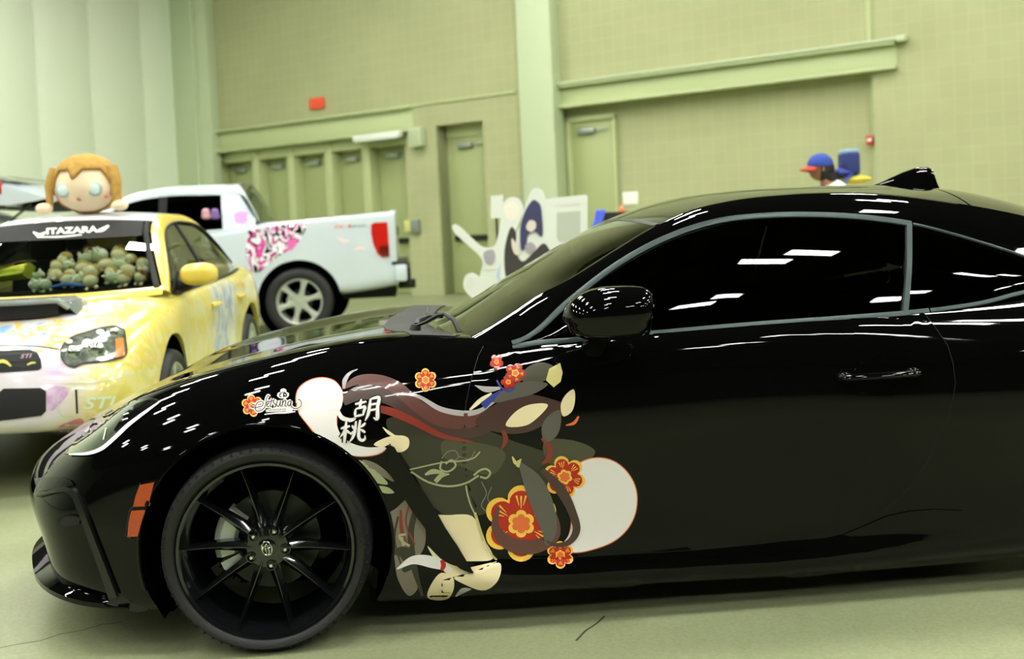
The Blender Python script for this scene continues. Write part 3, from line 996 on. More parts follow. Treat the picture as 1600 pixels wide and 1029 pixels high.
# side frames: pillar and rail between window opening and roof edge
for side in (0, 1):
    rows = []
    for i in range(90):
        u = .60 + (3.25 - .60) * i / 89
        uR = u - .035 + .0 * u if u < 1.3 else u - .035
        if u > 1.3: uR = u - .035
        T = T3(u); Rr = R3(uR + .035 * min(1, max(0, (u - 1.2) / .5)))
        uu = uR + .035 * min(1, max(0, (u - 1.2) / .5))
        row = []
        for t in np.linspace(0, 1, 9):
            w = T[0] + (Rr[0] - T[0]) * t; z = T[1] + (Rr[1] - T[1]) * t
            bl = math.sin(math.pi * t) * (.010 + .004 * t)
            row.append((u + (uu - u) * t, w - bl * .75, z + bl * .66))
        row.append((uu + .0, Rr[0] + .02, Rr[1] - .001))
        rows.append(row)
    rows = np.array(rows)
    if side: rows[:, :, 1] = 2 * CW - rows[:, :, 1]
    mb = MB(); mb.grid(rows); mb.build('pillar_rail', M_black, car)
    # side glass
    def glass(u0, u1, name, m, n=40, lean=0.0):
        rows = []
        for i in range(n + 1):
            u = u0 + (u1 - u0) * i / n
            ln = lean * ((i / n) if name[0] == 'd' else (1 - i / n))
            T = T3(u); B = B3(u + ln)
            row = []
            for t in np.linspace(0, 1, 7):
                zb = min(B[1], T[1] - .001)
                w = B[0] + (T[0] - B[0]) * t + .008; z = zb + (T[1] - zb) * t
                row.append((u + ln * (1 - t) * (1 if u < 3 else 0), w - .012 * math.sin(math.pi * t), z))
            rows.append(row)
        rows = np.array(rows)
        if side: rows[:, :, 1] = 2 * CW - rows[:, :, 1]
        mb = MB(); mb.grid(rows); return mb.build(name, m, car)
    glass(.80, 2.098, 'door_window', M_tint, lean=-.042)
    glass(2.106, 2.70, 'quarter_window', M_tint, lean=-.042)
    # trim round the opening
    def strip(fn, us, hw, name, m, lift=.004, skip=None):
        P = [np.array([u, *fn(u)]) for u in us]
        rows = []
        for i, p in enumerate(P):
            t = P[min(i + 1, len(P) - 1)] - P[max(i - 1, 0)]; t /= np.linalg.norm(t)
            nrm = np.array([0, -.93, .37]); up = np.cross(t, nrm); up /= np.linalg.norm(up)
            if up[2] < 0: up = -up
            row = [p + up * e * hw + nrm * l for e, l in ((-1, -.002), (-.85, lift), (0, lift * 1.3), (.85, lift), (1, -.002))]
            rows.append(row)
        rows = np.array(rows)
        if side: rows[:, :, 1] = 2 * CW - rows[:, :, 1]
        mb = MB(); mb.grid(rows); mb.build(name, m, car, sharp=30)
    strip(T3, np.linspace(.775, 2.150, 90), .0105, 'window_trim', M_trim)
    strip(T3, np.linspace(2.155, 2.70, 40), .005, 'window_trim', M_trim)
    strip(B3, np.linspace(.775, 2.14, 60), .0095, 'window_trim', M_trim)
    strip(B3, np.linspace(2.145, 2.68, 40), .008, 'window_trim', M_trim)
    # divider between door glass and quarter glass
    rows = []
    for t in np.linspace(0, 1, 8):
        T = T3(2.150 - .03 * (1 - t) + .0); B = B3(2.058)
        ub = 2.058 + (2.142 - 2.058) * t
        T = T3(2.14); w = B[0] + (T[0] - B[0]) * t; z = B[1] + (T[1] - B[1]) * t
        bul = -.012 * math.sin(math.pi * t)
        rows.append([(ub - .010, w + bul + .006, z), (ub - .009, w + bul - .005, z), (ub + .009, w + bul - .005, z), (ub + .010, w + bul + .006, z)])
    rows = np.array(rows)
    if side: rows[:, :, 1] = 2 * CW - rows[:, :, 1]
    mb = MB(); mb.grid(rows); mb.build('pillar_trim', M_trim, car, sharp=30)
# dark front triangle of the door window (mirror base)
# ---- interior
def seat(u, w):
    mb = MB()
    mb.box((u, w - .24, .40), (u + .5, w + .24, .55))
    mm = Matrix.Translation((u + .48, w, .50)) @ Matrix.Rotation(math.radians(18), 4, 'Y')
    mb.box((-.06, -.23, 0), (.08, .23, .56), mm); mb.box((-.05, -.12, .57), (.06, .12, .74), mm)
    return mb.build('seat', M_seat, car, bevel=.04, segs=3)
# seats stand above the closed cabin floor only by their backs
for w in (.50, 2 * CW - .50):
    mb = MB(); mm = Matrix.Translation((1.52, w, .86)) @ Matrix.Rotation(math.radians(16), 4, 'Y')
    mb.box((-.06, -.22, 0), (.07, .22, .16), mm); mb.box((-.05, -.12, .17), (.05, .12, .33), mm)
    mb.build('seat', M_seat, car, bevel=.035, segs=3)
mb = MB(); mb.grid([[(.66 + .05 * abs(w - CW), w, .885), (.80, w, .925), (.98, w, .935), (1.06, w, .88)] for w in np.linspace(.2, 2 * CW - .2, 15)])
mb.build('dashboard', M_matte, car)
mb = MB(); a = [(1.13 + .05 * math.sin(t), .50 + .17 * math.cos(t), .90 + .16 * math.sin(t)) for t in np.linspace(0, 2 * math.pi, 25)]
mb.tube(a, .014, 8, cap=False); mb.build('steering_wheel', M_seat, car)
mb = MB(); mb.box((1.10, CW - .12, 1.12), (1.125, CW + .12, 1.18)); mb.build('rear_view_mirror', M_matte, car, bevel=.01)

# ---- door, hood, skirt, lights, laid on the skin
c0 = S0.px
DOOR = [(756, 541), (748, 556), (741, 579), (734, 604), (729, 629), (726, 655), (724.5, 684), (725.5, 718), (729, 750), (734, 770), (741, 789), (748, 818), (756, 843), (762, 858), (768, 867), (776, 871), (800, 872), (880, 870), (969, 865), (1087, 858), (1180, 849), (1273, 838), (1316, 829), (1350, 814), (1380, 795), (1400, 781), (1429, 750), (1448, 721), (1462, 682), (1473, 664), (1480, 650), (1488, 622), (1492, 597), (1488, 566), (1480, 540), (1463, 515), (1436, 480), (1322, 494), (1184, 504), (1003, 521), (906, 528), (800, 543)]
door_o = patch(DOOR, 14, c0, .0025, 'door', M_black, car, drop=.006)
# shut line round the door
def line_px(pts, w, cast, off, name, m, par, closed=False, step=8):
    P = resample(pts, step, closed)
    V, F = ribbon2d(P, w, 2, 1)
    return lay(V, F, cast, off, name, m, par)
line_px(DOOR[:-1], 2.6, c0, .0004, 'door_gap', M_matte, car)
SKIRT = [(776, 877), (880, 876), (969, 871), (1087, 864), (1180, 855), (1273, 844), (1318, 834), (1352, 820), (1384, 806), (1420, 798), (1460, 795), (1503, 797), (1497, 815), (1470, 850), (1400, 880), (1273, 897), (1100, 908), (900, 917), (770, 922), (690, 924), (690, 905), (740, 892)]
patch(SKIRT, 10, c0, .005, 'side_skirt', M_black, car, drop=.008)
FIN = [(602, 700), (608, 693), (616, 697), (624, 710), (634, 726), (650, 750), (666, 772), (682, 798), (695, 821), (706, 838), (714.5, 850), (727, 872), (740, 893), (733, 892), (718, 886), (700, 870), (682, 848), (661, 819), (643, 795), (624.5, 765), (612, 740), (605, 720)]
patch(FIN, 9, c0, .018, 'fender_vent_fin', M_black, car, drop=.019)
for poly in ([(220, 757), (242, 752.5), (238, 768), (232, 790), (209, 791), (213, 774)], [(206, 797), (228, 796), (222, 815), (216, 837), (200, 838), (202, 815)]):
    patch(poly, 5, c0, .004, 'side_marker', M_orange, car, drop=.006)
line_px([(206, 840), (197, 836), (203, 797), (209, 791), (220, 754)], 2.5, c0, .003, 'marker_gasket', M_matte, car)
# ---- front end
def mirror_part(o, name=None):
    me = o.data.copy()
    for v in me.vertices: v.co.y = 2 * CW - v.co.y
    me.flip_normals()
    c = bpy.data.objects.new(o.name.split('.')[0], me); COL.objects.link(c); c.parent = o.parent
    return c
def down(x, y):
    return S0.ray((x, y, 2.0), (0, 0, -1))
HOOD = [(-.70, CW), (-.675, .72), (-.60, .52), (-.50, .36), (-.36, .26), (-.18, .225), (.0, .212), (.2, .205), (.40, .205), (.46, .23), (.43, .40), (.37, .62), (.35, CW)]
HOOD = HOOD + [(u, 2 * CW - w) for u, w in HOOD[-2:0:-1]]
patch(HOOD, .035, down, .0022, 'hood', M_black, car, drop=.006)
M_cowl = mat('cowl_plastic', (0.05, 0.053, 0.048), 0.6)
COWL = [(.455, .235), (.425, .40), (.365, .62), (.345, CW)]
COWL = COWL + [(u, 2 * CW - w) for u, w in COWL[-2::-1]] + [(.60, 2 * CW - .21), (.56, 2 * CW - .4), (.50, CW), (.56, .4), (.60, .21)]
patch(COWL, .03, down, .004, 'cowl_panel', M_cowl, car, drop=.006)
# wiper
mb = MB()
mb.tube([(.47, .42, .905), (.475, .42, .925)], [.02, .017], 12)
mb.build('wiper_cap', M_blackpl, car)
mb = MB()
mb.tube([(.475, .42, .922), (.51, .395, .936), (.555, .355, .962), (.575, .33, .966), (.60, .31, .945), (.615, .295, .905)], [.009, .011, .012, .012, .011, .009], 8, flat=.6)
mb.tube([(.56, .35, .955), (.55, .50, .945), (.515, .80, .93), (.52, 1.05, .935)], .007, 6)
mb.build('wiper_arm', M_blackpl, car)
mb = MB(); mb.tube([(.475, .60, .908), (.48, .62, .922), (.52, .66, .932)], [.012, .012, .007], 8); mb.build('washer_nozzle', M_blackpl, car)

# headlights
M_lens = mat('headlight_lens', (0.30, 0.33, 0.27), 0.03, 0.0, 1.0)
M_lamp_in = mat('headlight_bezel', (0.03, 0.03, 0.032), 0.1, 0, 0.5)
M_drl = mat('running_light_white', (0.82, 0.88, 0.84), 0.2)
HL = [(101, 709), (112, 696), (132, 675), (155, 654), (182, 638), (210, 627), (238, 622), (252, 627), (236, 640), (212, 656), (192, 673), (178, 687), (165, 697), (152, 704), (126, 711)]
h = patch(HL, 6, c0, .004, 'headlight', M_lens, car, drop=.010); mirror_part(h)
h2 = patch([(196, 648), (214, 632), (240, 624), (250, 628), (234, 640), (212, 655), (196, 668), (184, 678), (180, 672)], 5, c0, .0055, 'headlight_bezel', M_lamp_in, car); h2.parent = h; 
V, F = ribbon2d([(110, 711), (140, 709), (160, 702), (180, 686), (200, 667), (222, 650), (254, 627)], [2, 5, 6, 6, 6, 5, 2], 6, 2)
h3 = lay(V, F, c0, .006, 'running_light', M_drl, car); h3.parent = h
for a, b in (((195, 650), (203, 647)), ((193, 658), (202, 655)), ((164, 688), (168, 670))):
    V, F = ribbon2d([a, ((a[0] + b[0]) / 2, (a[1] + b[1]) / 2), b], 2.0, 2, 1)
    o = lay(V, F, c0, .007, 'lamp_trim', M_drl, car); o.parent = h
# bumper corner duct and its blade
M_duct = mat('bumper_duct', (0.05, 0.055, 0.05), 0.3)
V, F = ribbon2d([(62, 775), (90, 767), (108, 765), (119, 772), (130, 797), (148, 845), (165, 890), (180, 931)], [3, 5, 8, 9, 9, 10, 11, 13], 6, 3)
o = lay(V, F, c0, .012, 'bumper_blade', M_duct, car, drop=.014); mirror_part(o)
o = patch([(91, 812), (100, 806), (116, 804), (127, 808), (125, 818), (108, 822), (96, 820)], 5, c0, .003, 'fog_recess', M_matte, car); mirror_part(o)
V, F = ribbon2d([(91, 813), (100, 806), (116, 804), (127, 808)], [1, 2, 2, 1], 4, 1)
o = lay(V, F, c0, .005, 'fog_trim', M_black, car)
o = patch([(56, 748), (76, 746), (100, 745), (112, 750), (118, 758), (104, 761), (84, 764), (62, 768)], 5, c0, .006, 'bumper_brow', M_black, car, drop=.008); mirror_part(o)
# splitter lip
rim = [(-.945, CW, 0.180), (-.925, .70, 0.180), (-.862, .50, 0.182), (-.745, .25, 0.184), (-.645, .13, 0.180), (-.55, .075, 0.170), (-.42, .05, 0.158)]
top = [(-.86, CW, .215), (-.84, .70, .215), (-.775, .49, .218), (-.645, .21, .215), (-.565, .13, .205), (-.50, .085, .185), (-.41, .055, .165)]
inn = [(-.80, CW, 0.173), (-.78, .70, 0.173), (-.70, .52, 0.173), (-.60, .28, 0.173), (-.52, .2, 0.166), (-.46, .15, 0.158), (-.40, .12, 0.153)]
A = spline(top, 6); B = spline(rim, 6); Cc = spline(inn, 6)
rows = []
for a, b, c in zip(A, B, Cc):
    rows.append([a, a * .5 + b * .5 + np.array([0, 0, .006]), b + np.array([0, 0, .006]), b + np.array([0, 0, -.008]), c])
rows = np.array(rows)
mb = MB(); mb.grid(rows); r2 = rows.copy(); r2[:, :, 1] = 2 * CW - r2[:, :, 1]; mb.grid(r2, flip=True)
mb.build('front_splitter', M_black, car, merge=1e-4, sharp=45)
# lower flap ahead of the tyre
mb = MB(); mb.prism([(-.49, .170), (-.40, .136), (-.362, .142), (-.35, .21), (-.44, .21)], .30, (0, .055, 0), (1, 0, 0), (0, 0, 1), (0, 1, 0))
o = mb.build('air_flap', M_blackpl, car, bevel=.006); mirror_part(o)
# fender top duct slot and outline of the arch lip
rows = []
for a in np.linspace(math.radians(-18), math.radians(196), 60):
    u, z = ARCH_R * math.cos(a), .315 + ARCH_R * math.sin(a)
    l, n = S0.ray((u * 1.012, -1, .315 + (z - .315) * 1.012), (0, 1, 0))
    if l is None: continue
    row = []
    for rr_, dw in ((1.03, -.0005), (1.022, -.003), (1.008, -.0035), (.998, .0), (.996, .02)):
        row.append((u * rr_, l.y + dw, .315 + (z - .315) * rr_))
    rows.append(row)
mb = MB(); mb.grid(rows); o = mb.build('arch_lip', M_black, car); mirror_part(o)

# ---- door mirror
def mirror_shape(p):
    x, y, z = p
    sgn = lambda v, e: math.copysign(abs(v) ** e, v)
    x = sgn(x, .75); y = sgn(y, .8); z = sgn(z, .85)
    if x > .55: x = .55 + (x - .55) * .35          # flat back towards the driver
    k = 1.0 if z > 0 else .92
    if z < 0: z *= .72
    return (x * k + .10 * z, y * k, z)
mb = MB(); mb.ball((1.068, -.075, .962), (.155, .105, .094), 36, 24, mirror_shape)
mh = mb.build('door_mirror', M_black, car, sharp=60)
mb = MB(); mb.tube([(1.06, -.03, .93), (1.05, .02, .90), (1.03, .075, .865), (1.03, .09, .85)], [.035, .032, .042, .045], 14, flat=.75)
o = mb.build('mirror_foot', M_black, car); o.parent = mh; mirror_part(o).parent = mh
mb = MB(); mb.ball((1.162, -.075, .962), (.004, .085, .06), 24, 8); o = mb.build('mirror_glass', M_chrome, car); o.parent = mh
mirror_part(mh)

# ---- door handle
Lh, Nh = c0(1372, 588)
P0, _ = c0(1312, 590); P1, _ = c0(1434, 582)
V, F, bd = tri_fill([(1372 + 40 * math.cos(t), 590 + 32 * math.sin(t)) for t in np.linspace(0, 2 * math.pi, 30)[:-1]], 8)
cup = lay(V, F, c0, .0034, 'handle_cup', M_black, car, drop=.004)
V, F = ribbon2d([(1336, 603), (1346, 612), (1360, 618), (1374, 618), (1388, 612), (1402, 600)], [2, 4, 5, 5, 4, 2], 5, 3)
lay(V, F, c0, .0075, 'cup_rim', M_black, car, drop=.006)
mb = MB()
d = (P1 - P0)
pts = [P0 + Vector((0, -.004, 0)), P0 + d * .08 + Vector((0, -.022, .002)), P0 + d * .25 + Vector((0, -.038, .004)), P0 + d * .5 + Vector((0, -.043, .005)), P0 + d * .75 + Vector((0, -.038, .004)), P0 + d * .9 + Vector((0, -.024, .002)), P0 + d * 1.0 + Vector((0, -.006, 0))]
mb.tube(spline([tuple(p) for p in pts], 5), np.interp(np.linspace(0, 1, 31), [0, .08, .25, .75, .92, 1], [.010, .019, .017, .017, .020, .012]), 14, flat=.62)
hd = mb.build('door_handle', M_black, car)
for t, nm in ((.05, 'handle_end'), (.93, 'handle_end')):
    p = P0 + d * t
    mb = MB(); mb.ball((p.x, p.y - .008, p.z + .002), (.024, .018, .017), 16, 10); o = mb.build(nm, M_black, car); o.parent = hd
mb = MB(); p = P0 + d * .965; mb.lathe([(0, -.028), (.006, -.0285), (.0075, -.026), (.0075, -.01)], 16, 'y', (p.x - .005, p.y, p.z + .003)); o = mb.build('key_lock', M_chrome, car); o.parent = hd
mirror_part(hd)

# ---- roof fin
prof = [(2.300, 1.342), (2.335, 1.353), (2.433, 1.392), (2.487, 1.408), (2.560, 1.409), (2.573, 1.400), (2.585, 1.310)]
rows = []
for (u, z) in resample(prof, .02, False):
    zb = 1.315
    row = []
    for t in (0, .35, .7, .93, 1.0):
        zz = zb + (z - zb) * t
        hw = (.036 * (1 - t) + .011) * min(1, max(.15, (u - 2.29) / .12)) * (0 if t == 1.0 else 1)
        row.append((u + (0.012 * t if u < 2.5 else -.006 * t), CW - hw, zz))
    row += [(q[0], 2 * CW - q[1], q[2]) for q in row[-2::-1]]
    rows.append(row)
mb = MB(); mb.grid(rows); mb.f.append(tuple(len(mb.v) - 9 + i for i in range(9)))
mb.build('shark_fin_antenna', M_black, car, sharp=50)
# ------------------------------------------------------------------ vinyl graphics on the coupe's side
S1 = Surf(car, [body] + [o for o in children(car) if o.name.split('.')[0] in ('door', 'side_skirt')])
c1 = S1.px
def vinyl(name, c, r=0.28):
    return mat(name, c, r, 0, 0.25, 0.3)
V_white = vinyl('vinyl_white', (0.885, 0.87, 0.86)); V_orange = vinyl('vinyl_orange', (0.86, 0.42, 0.22)); V_red = vinyl('vinyl_red', (0.69, 0.14, 0.09))
V_yellow = vinyl('vinyl_yellow', (0.93, 0.74, 0.30)); V_brown = vinyl('vinyl_brown', (0.37, 0.235, 0.215)); V_umber = vinyl('vinyl_umber', (0.275, 0.20, 0.185))
V_grey = vinyl('vinyl_grey', (0.36, 0.345, 0.32)); V_dark = vinyl('vinyl_charcoal', (0.20, 0.195, 0.15)); V_olive = vinyl('vinyl_olive', (0.29, 0.285, 0.215))
V_sage = vinyl('vinyl_sage', (0.62, 0.64, 0.49)); V_cream = vinyl('vinyl_cream', (0.90, 0.84, 0.68)); V_mist = vinyl('vinyl_mist', (0.66, 0.64, 0.64))
V_blue = vinyl('vinyl_blue', (0.22, 0.25, 0.55)); V_ink = vinyl('vinyl_ink', (0.05, 0.05, 0.05)); V_taupe = vinyl('vinyl_taupe', (0.47, 0.44, 0.39)); V_gold = vinyl('vinyl_gold', (0.80, 0.76, 0.50)); V_rust = vinyl('vinyl_rust', (0.50, 0.20, 0.16))
L0 = .0010
def sticker(name, poly, m, layer=0, par=None, sm=True, step=6):
    p = smooth_poly(poly, 5) if sm else poly
    o = patch(p, step, c1, L0 + .00045 * layer, name, m, car)
    if par is not None and o is not None: o.parent = par
    return o
def stroke(name, pts, w, m, layer=0, par=None, n=9, across=4):
    V, F = ribbon2d(pts, w, n, across)
    o = lay(V, F, c1, L0 + .00045 * layer, name, m, car)
    if par is not None and o is not None: o.parent = par
    return o
def multi(name, list_of, m, layer, par):
    """several thin strokes of one printed mark as one piece of vinyl"""
    VV = []; FF = []
    for pts, w in list_of:
        V, F = ribbon2d(pts, w, 4, 1); n = len(VV); VV += V; FF += [tuple(i + n for i in f) for f in F]
    o = lay(VV, FF, c1, L0 + .00045 * layer, name, m, car)
    if par is not None and o is not None: o.parent = par
    return o
def flower(cx, cy, r, n=6, rot=0.0, layer=6, sq=1.0, plain=False):
    def shape(k, dep=.30):
        return [(cx + k * r * (1 - dep + dep * abs(math.cos(n * t / 2)) ** .7) * math.cos(t + rot), cy + sq * k * r * (1 - dep + dep * abs(math.cos(n * t / 2)) ** .7) * math.sin(t + rot)) for t in np.linspace(0, 2 * math.pi, n * 10 + 1)[:-1]]
    st = max(3.5, r / 4)
    a = sticker('flower_decal', shape(1.0), V_yellow if not plain else V_rust, layer, None, False, st)
    if a is None: return
    sticker('petals', shape(.86), V_red, layer + 1, a, False, st)
    if r > 14:
        rays = []
        for i in range(n):
            t = rot + 2 * math.pi * i / n
            for d, a0, a1 in ((0, .40, .72), (.17, .48, .74), (-.17, .48, .74)):
                rays.append(([(cx + r * a0 * math.cos(t + d * .7), cy + sq * r * a0 * math.sin(t + d * .7)), (cx + r * a1 * math.cos(t + d), cy + sq * r * a1 * math.sin(t + d))], [r * .015, r * .05]))
        multi('petal_rays', rays, V_yellow, layer + 2, a)
    sticker('flower_centre_edge', shape(.36, .24), V_yellow, layer + 2, a, False, st * .7)
    sticker('flower_centre', shape(.25, .24), V_orange, layer + 3, a, False, st * .6)
    return a

# flowing bands and leaves (plain generic artwork)
stroke('ribbon_decal', [(536, 627), (566, 612), (608, 618), (650, 642), (692, 672), (745, 674), (792, 655)], [14, 24, 28, 28, 22, 16, 6], V_umber, 1)
stroke('ribbon_decal', [(535, 607), (560, 594), (592, 594), (622, 607), (652, 634), (692, 655), (740, 655), (778, 636)], [4, 14, 17, 20, 20, 24, 22, 8], V_brown, 2)
stroke('ribbon_decal', [(620, 615), (650, 618), (692, 640), (742, 644), (772, 628)], [1.5, 5, 8, 8, 3], V_mist, 3)
stroke('ribbon_decal', [(559, 577), (547, 583), (539, 594), (537, 607)], [1, 4, 7, 4], V_mist, 3)
stroke('ribbon_decal', [(560, 640), (600, 640), (640, 655), (690, 680), (740, 690)], [2, 12, 12, 8, 2], V_rust, 2)
pan = sticker('panel_decal', [(604, 655), (650, 655), (700, 672), (758, 672), (806, 690), (850, 705), (880, 722), (862, 760), (806, 768), (770, 796), (745, 806), (706, 808), (676, 790), (650, 745), (622, 700)], V_dark, 0)
sticker('panel_shade', [(690, 690), (740, 690), (790, 708), (772, 740), (720, 728), (692, 712)], V_olive, 1, pan)
sticker('panel_shade', [(850, 690), (905, 690), (930, 705), (912, 724), (872, 730), (852, 715)], V_olive, 1, pan)
multi('panel_scrolls', [([(690, 716), (700, 705), (712, 704), (716, 714), (708, 720)], 1.6), ([(716, 712), (734, 716), (742, 704)], 1.4), ([(752, 752), (760, 770), (752, 790), (762, 800)], 1.6), ([(768, 760), (762, 778), (770, 792)], 1.4)], V_taupe, 2, pan)
multi('panel_piping', [([(640, 733), (690, 722), (740, 715), (750, 705)], 2.2), ([(642, 736), (668, 752), (700, 759), (728, 754), (748, 742)], 3.0), ([(690, 720), (688, 732), (700, 736), (712, 726), (706, 718), (696, 724)], 3.0), ([(664, 741), (676, 736), (694, 738)], [3, 8, 3]), ([(680, 752), (690, 742), (702, 740)], [7, 7, 2]), ([(740, 742), (750, 734), (760, 732), (766, 738), (760, 746), (750, 744)], 3.2), ([(728, 758), (730, 770), (736, 790), (744, 806)], 2.4)], V_sage, 3, pan)
# leaves in place of the drawn figure
sticker('leaf_decal', [(742, 660), (776, 630), (816, 616), (858, 622), (884, 634), (860, 656), (826, 674), (784, 676)], V_umber, 3)
sticker('leaf_decal', [(790, 664), (804, 644), (826, 632), (856, 632), (842, 650), (822, 664)], V_cream, 5)
sticker('leaf_decal', [(852, 690), (846, 668), (856, 650), (874, 640), (876, 662), (868, 682)], V_grey, 5)
sticker('leaf_decal', [(770, 628), (790, 606), (820, 596), (856, 600), (836, 614), (806, 622)], V_grey, 4)
sticker('leaf_decal', [(812, 592), (824, 574), (846, 566), (866, 574), (858, 590), (838, 598)], V_olive, 2)
stroke('ribbon_decal', [(846, 684), (858, 698), (856, 716), (846, 724)], [3, 9, 9, 3], V_rust, 5)
stroke('ribbon_decal', [(786, 672), (790, 686), (784, 700)], [6, 8, 3], V_rust, 5)
sticker('rhombus_decal', [(853, 594), (858, 576), (875, 567), (879, 582), (876, 596), (865, 605)], V_gold, 4, None, False)
sticker('leaf_decal', [(880, 650), (876, 632), (884, 616), (896, 608), (898, 628), (892, 644)], V_cream, 4)
stroke('ribbon_decal', [(884, 664), (897, 660), (904, 650)], [2, 5, 3], V_orange, 4)
stroke('ribbon_decal', [(742, 602), (760, 608), (782, 606)], [1, 9, 4], V_mist, 3)
stroke('ribbon_decal', [(734, 640), (750, 626), (768, 614)], [3, 7, 3], V_cream, 3)
stroke('ribbon_decal', [(754, 634), (768, 622), (784, 610)], [12, 9, 4], V_blue, 4)
stroke('ribbon_decal', [(776, 594), (784, 606), (796, 611), (804, 606)], [3, 3, 3, 3], V_blue, 5)
# big white discs with a point
for poly, orange in (([(463, 626), (467, 608), (482, 596), (504, 591), (524, 597), (535, 613), (534, 634), (526, 652), (530, 674), (546, 690), (572, 698), (603, 699), (596, 706), (566, 712), (534, 706), (504, 688), (482, 664), (468, 645)], True),
                     ([(886, 745), (904, 724), (930, 715), (958, 720), (980, 738), (993, 764), (993, 796), (982, 822), (962, 842), (930, 856), (896, 862), (874, 856), (888, 836), (893, 812), (886, 780)], True)):
    sp = smooth_poly(poly, 5)
    cxm = sum(p[0] for p in sp) / len(sp); cym = sum(p[1] for p in sp) / len(sp)
    a = sticker('swirl_decal', [(p[0] + (p[0] - cxm) / max(1, math.hypot(p[0] - cxm, p[1] - cym)) * 1.6, p[1] + (p[1] - cym) / max(1, math.hypot(p[0] - cxm, p[1] - cym)) * 1.6) for p in sp], V_orange, 4, None, False)
    sticker('swirl_face', sp, V_white, 5, a, False)
stroke('ribbon_decal', [(527, 640), (534, 652), (548, 656), (560, 650)], [6, 7, 6, 2], V_white, 4)
# pale leaves on the fender
sticker('leaf_decal', [(584, 694), (600, 684), (622, 680), (610, 692), (596, 698)], V_cream, 6)
sticker('leaf_decal', [(610, 690), (622, 680), (638, 684), (638, 698), (624, 706), (614, 700)], V_cream, 6)
stroke('ribbon_decal', [(598, 667), (608, 676), (622, 684)], [1, 5, 2], V_cream, 6)
# lower leaves
sticker('leaf_decal', [(547, 724), (560, 718), (578, 728), (606, 756), (588, 754), (566, 742)], V_sage, 1)
sticker('leaf_decal', [(566, 718), (584, 722), (606, 738), (616, 752), (598, 744), (578, 732)], V_taupe, 1)
sticker('leaf_decal', [(590, 759), (607, 761), (616, 769), (598, 769)], V_sage, 2)
pet = sticker('leaf_decal', [(602, 806), (618, 794), (640, 778), (652, 790), (662, 812), (664, 850), (650, 880), (652, 920), (640, 930), (622, 905), (616, 870), (608, 835)], V_taupe, 1)
multi('leaf_veins', [([(626, 796), (628, 830), (640, 862)], [4, 6, 3]), ([(640, 785), (634, 815), (648, 850)], 3)], V_rust, 2, pet)
multi('leaf_stripes', [([(650, 792), (642, 830), (646, 880), (660, 930)], [8, 10, 10, 4]), ([(622, 806), (616, 840), (626, 880)], [3, 4, 2])], V_dark, 2, pet)
multi('leaf_curl', [([(640, 852), (630, 846), (624, 836), (634, 834)], 4), ([(628, 838), (630, 852)], 4)], V_sage, 3, pet)
stroke('ribbon_decal', [(614, 862), (630, 862), (642, 876), (630, 892)], [6, 18, 20, 6], V_dark, 3)
# broad cream leaves
sticker('leaf_decal', [(668, 806), (700, 804), (738, 806), (754, 838), (770, 872), (740, 876), (706, 872), (686, 846)], V_cream, 2)
sticker('leaf_decal', [(668, 852), (694, 876), (724, 886), (782, 880), (778, 906), (758, 921), (726, 912), (694, 892)], V_cream, 2)
sticker('leaf_decal', [(668, 932), (676, 908), (690, 894), (708, 902), (708, 922), (700, 934)], V_cream, 2)
stroke('ribbon_decal', [(620, 888), (646, 874), (678, 878), (706, 890)], [2, 13, 18, 5], V_white, 4)
stroke('ribbon_decal', [(690, 874), (693, 882), (690, 890)], [5, 8, 5], V_red, 5)
stroke('ribbon_decal', [(712, 930), (724, 921), (736, 919)], [2, 8, 2], V_mist, 3)
stroke('band_edge', [(742, 800), (752, 834), (764, 862), (776, 874)], [4, 5, 5, 3], V_gold, 4)
# flowers
flower(665, 594, 18, 6, .5)
flower(395, 634, 17.5, 6, .35)
flower(882, 744, 33, 6, .3, 6)
flower(814, 817, 60, 6, -math.pi / 2, 6)
flower(875, 866, 22, 6, .5, 9)
flower(776, 566, 11, 5, .3, 6, 1.15, True)
flower(805, 583, 17, 5, .1, 6, .95, True)
flower(794, 597, 12, 5, .6, 9, .9, True)
# bands over the flowers
stroke('ribbon_decal', [(778, 790), (774, 822), (796, 848), (838, 852), (866, 834), (862, 800), (846, 776)], [5, 13, 22, 22, 17, 12, 4], V_brown, 11)
stroke('ribbon_decal', [(812, 722), (832, 752), (848, 790), (858, 830), (854, 850)], [6, 30, 34, 22, 6], V_grey, 12)
stroke('ribbon_decal', [(846, 732), (874, 762), (894, 800), (900, 828), (888, 846), (866, 850), (846, 840)], [8, 16, 13, 12, 9, 6, 2], V_umber, 12)
stroke('ribbon_decal', [(800, 712), (806, 722), (814, 716)], [2, 6, 2], V_gold, 13)
stroke('ribbon_decal', [(808, 728), (813, 718)], [6, 2], V_gold, 13)

# brush lettering
def laid_text(s, cx, cy, h, m, layer, name, rot=0.0, bold=0.0, shear=0.0, sx=1.0, par=None, cast=None):
    V, F = text_mesh2d(s, h, bold, shear, sx)
    if not V: return None
    xs = [p[0] for p in V]; ys = [p[1] for p in V]
    ox, oy = (min(xs) + max(xs)) / 2, (min(ys) + max(ys)) / 2
    c, s_ = math.cos(rot), math.sin(rot)
    V2 = [(cx + (x - ox) * c - (-(y - oy)) * s_, cy + (x - ox) * s_ + (-(y - oy)) * c) for x, y in V]
    o = lay(V2, F, cast or c1, L0 + .00045 * layer, name, m, car)
    if par is not None and o is not None: o.parent = par
    return o
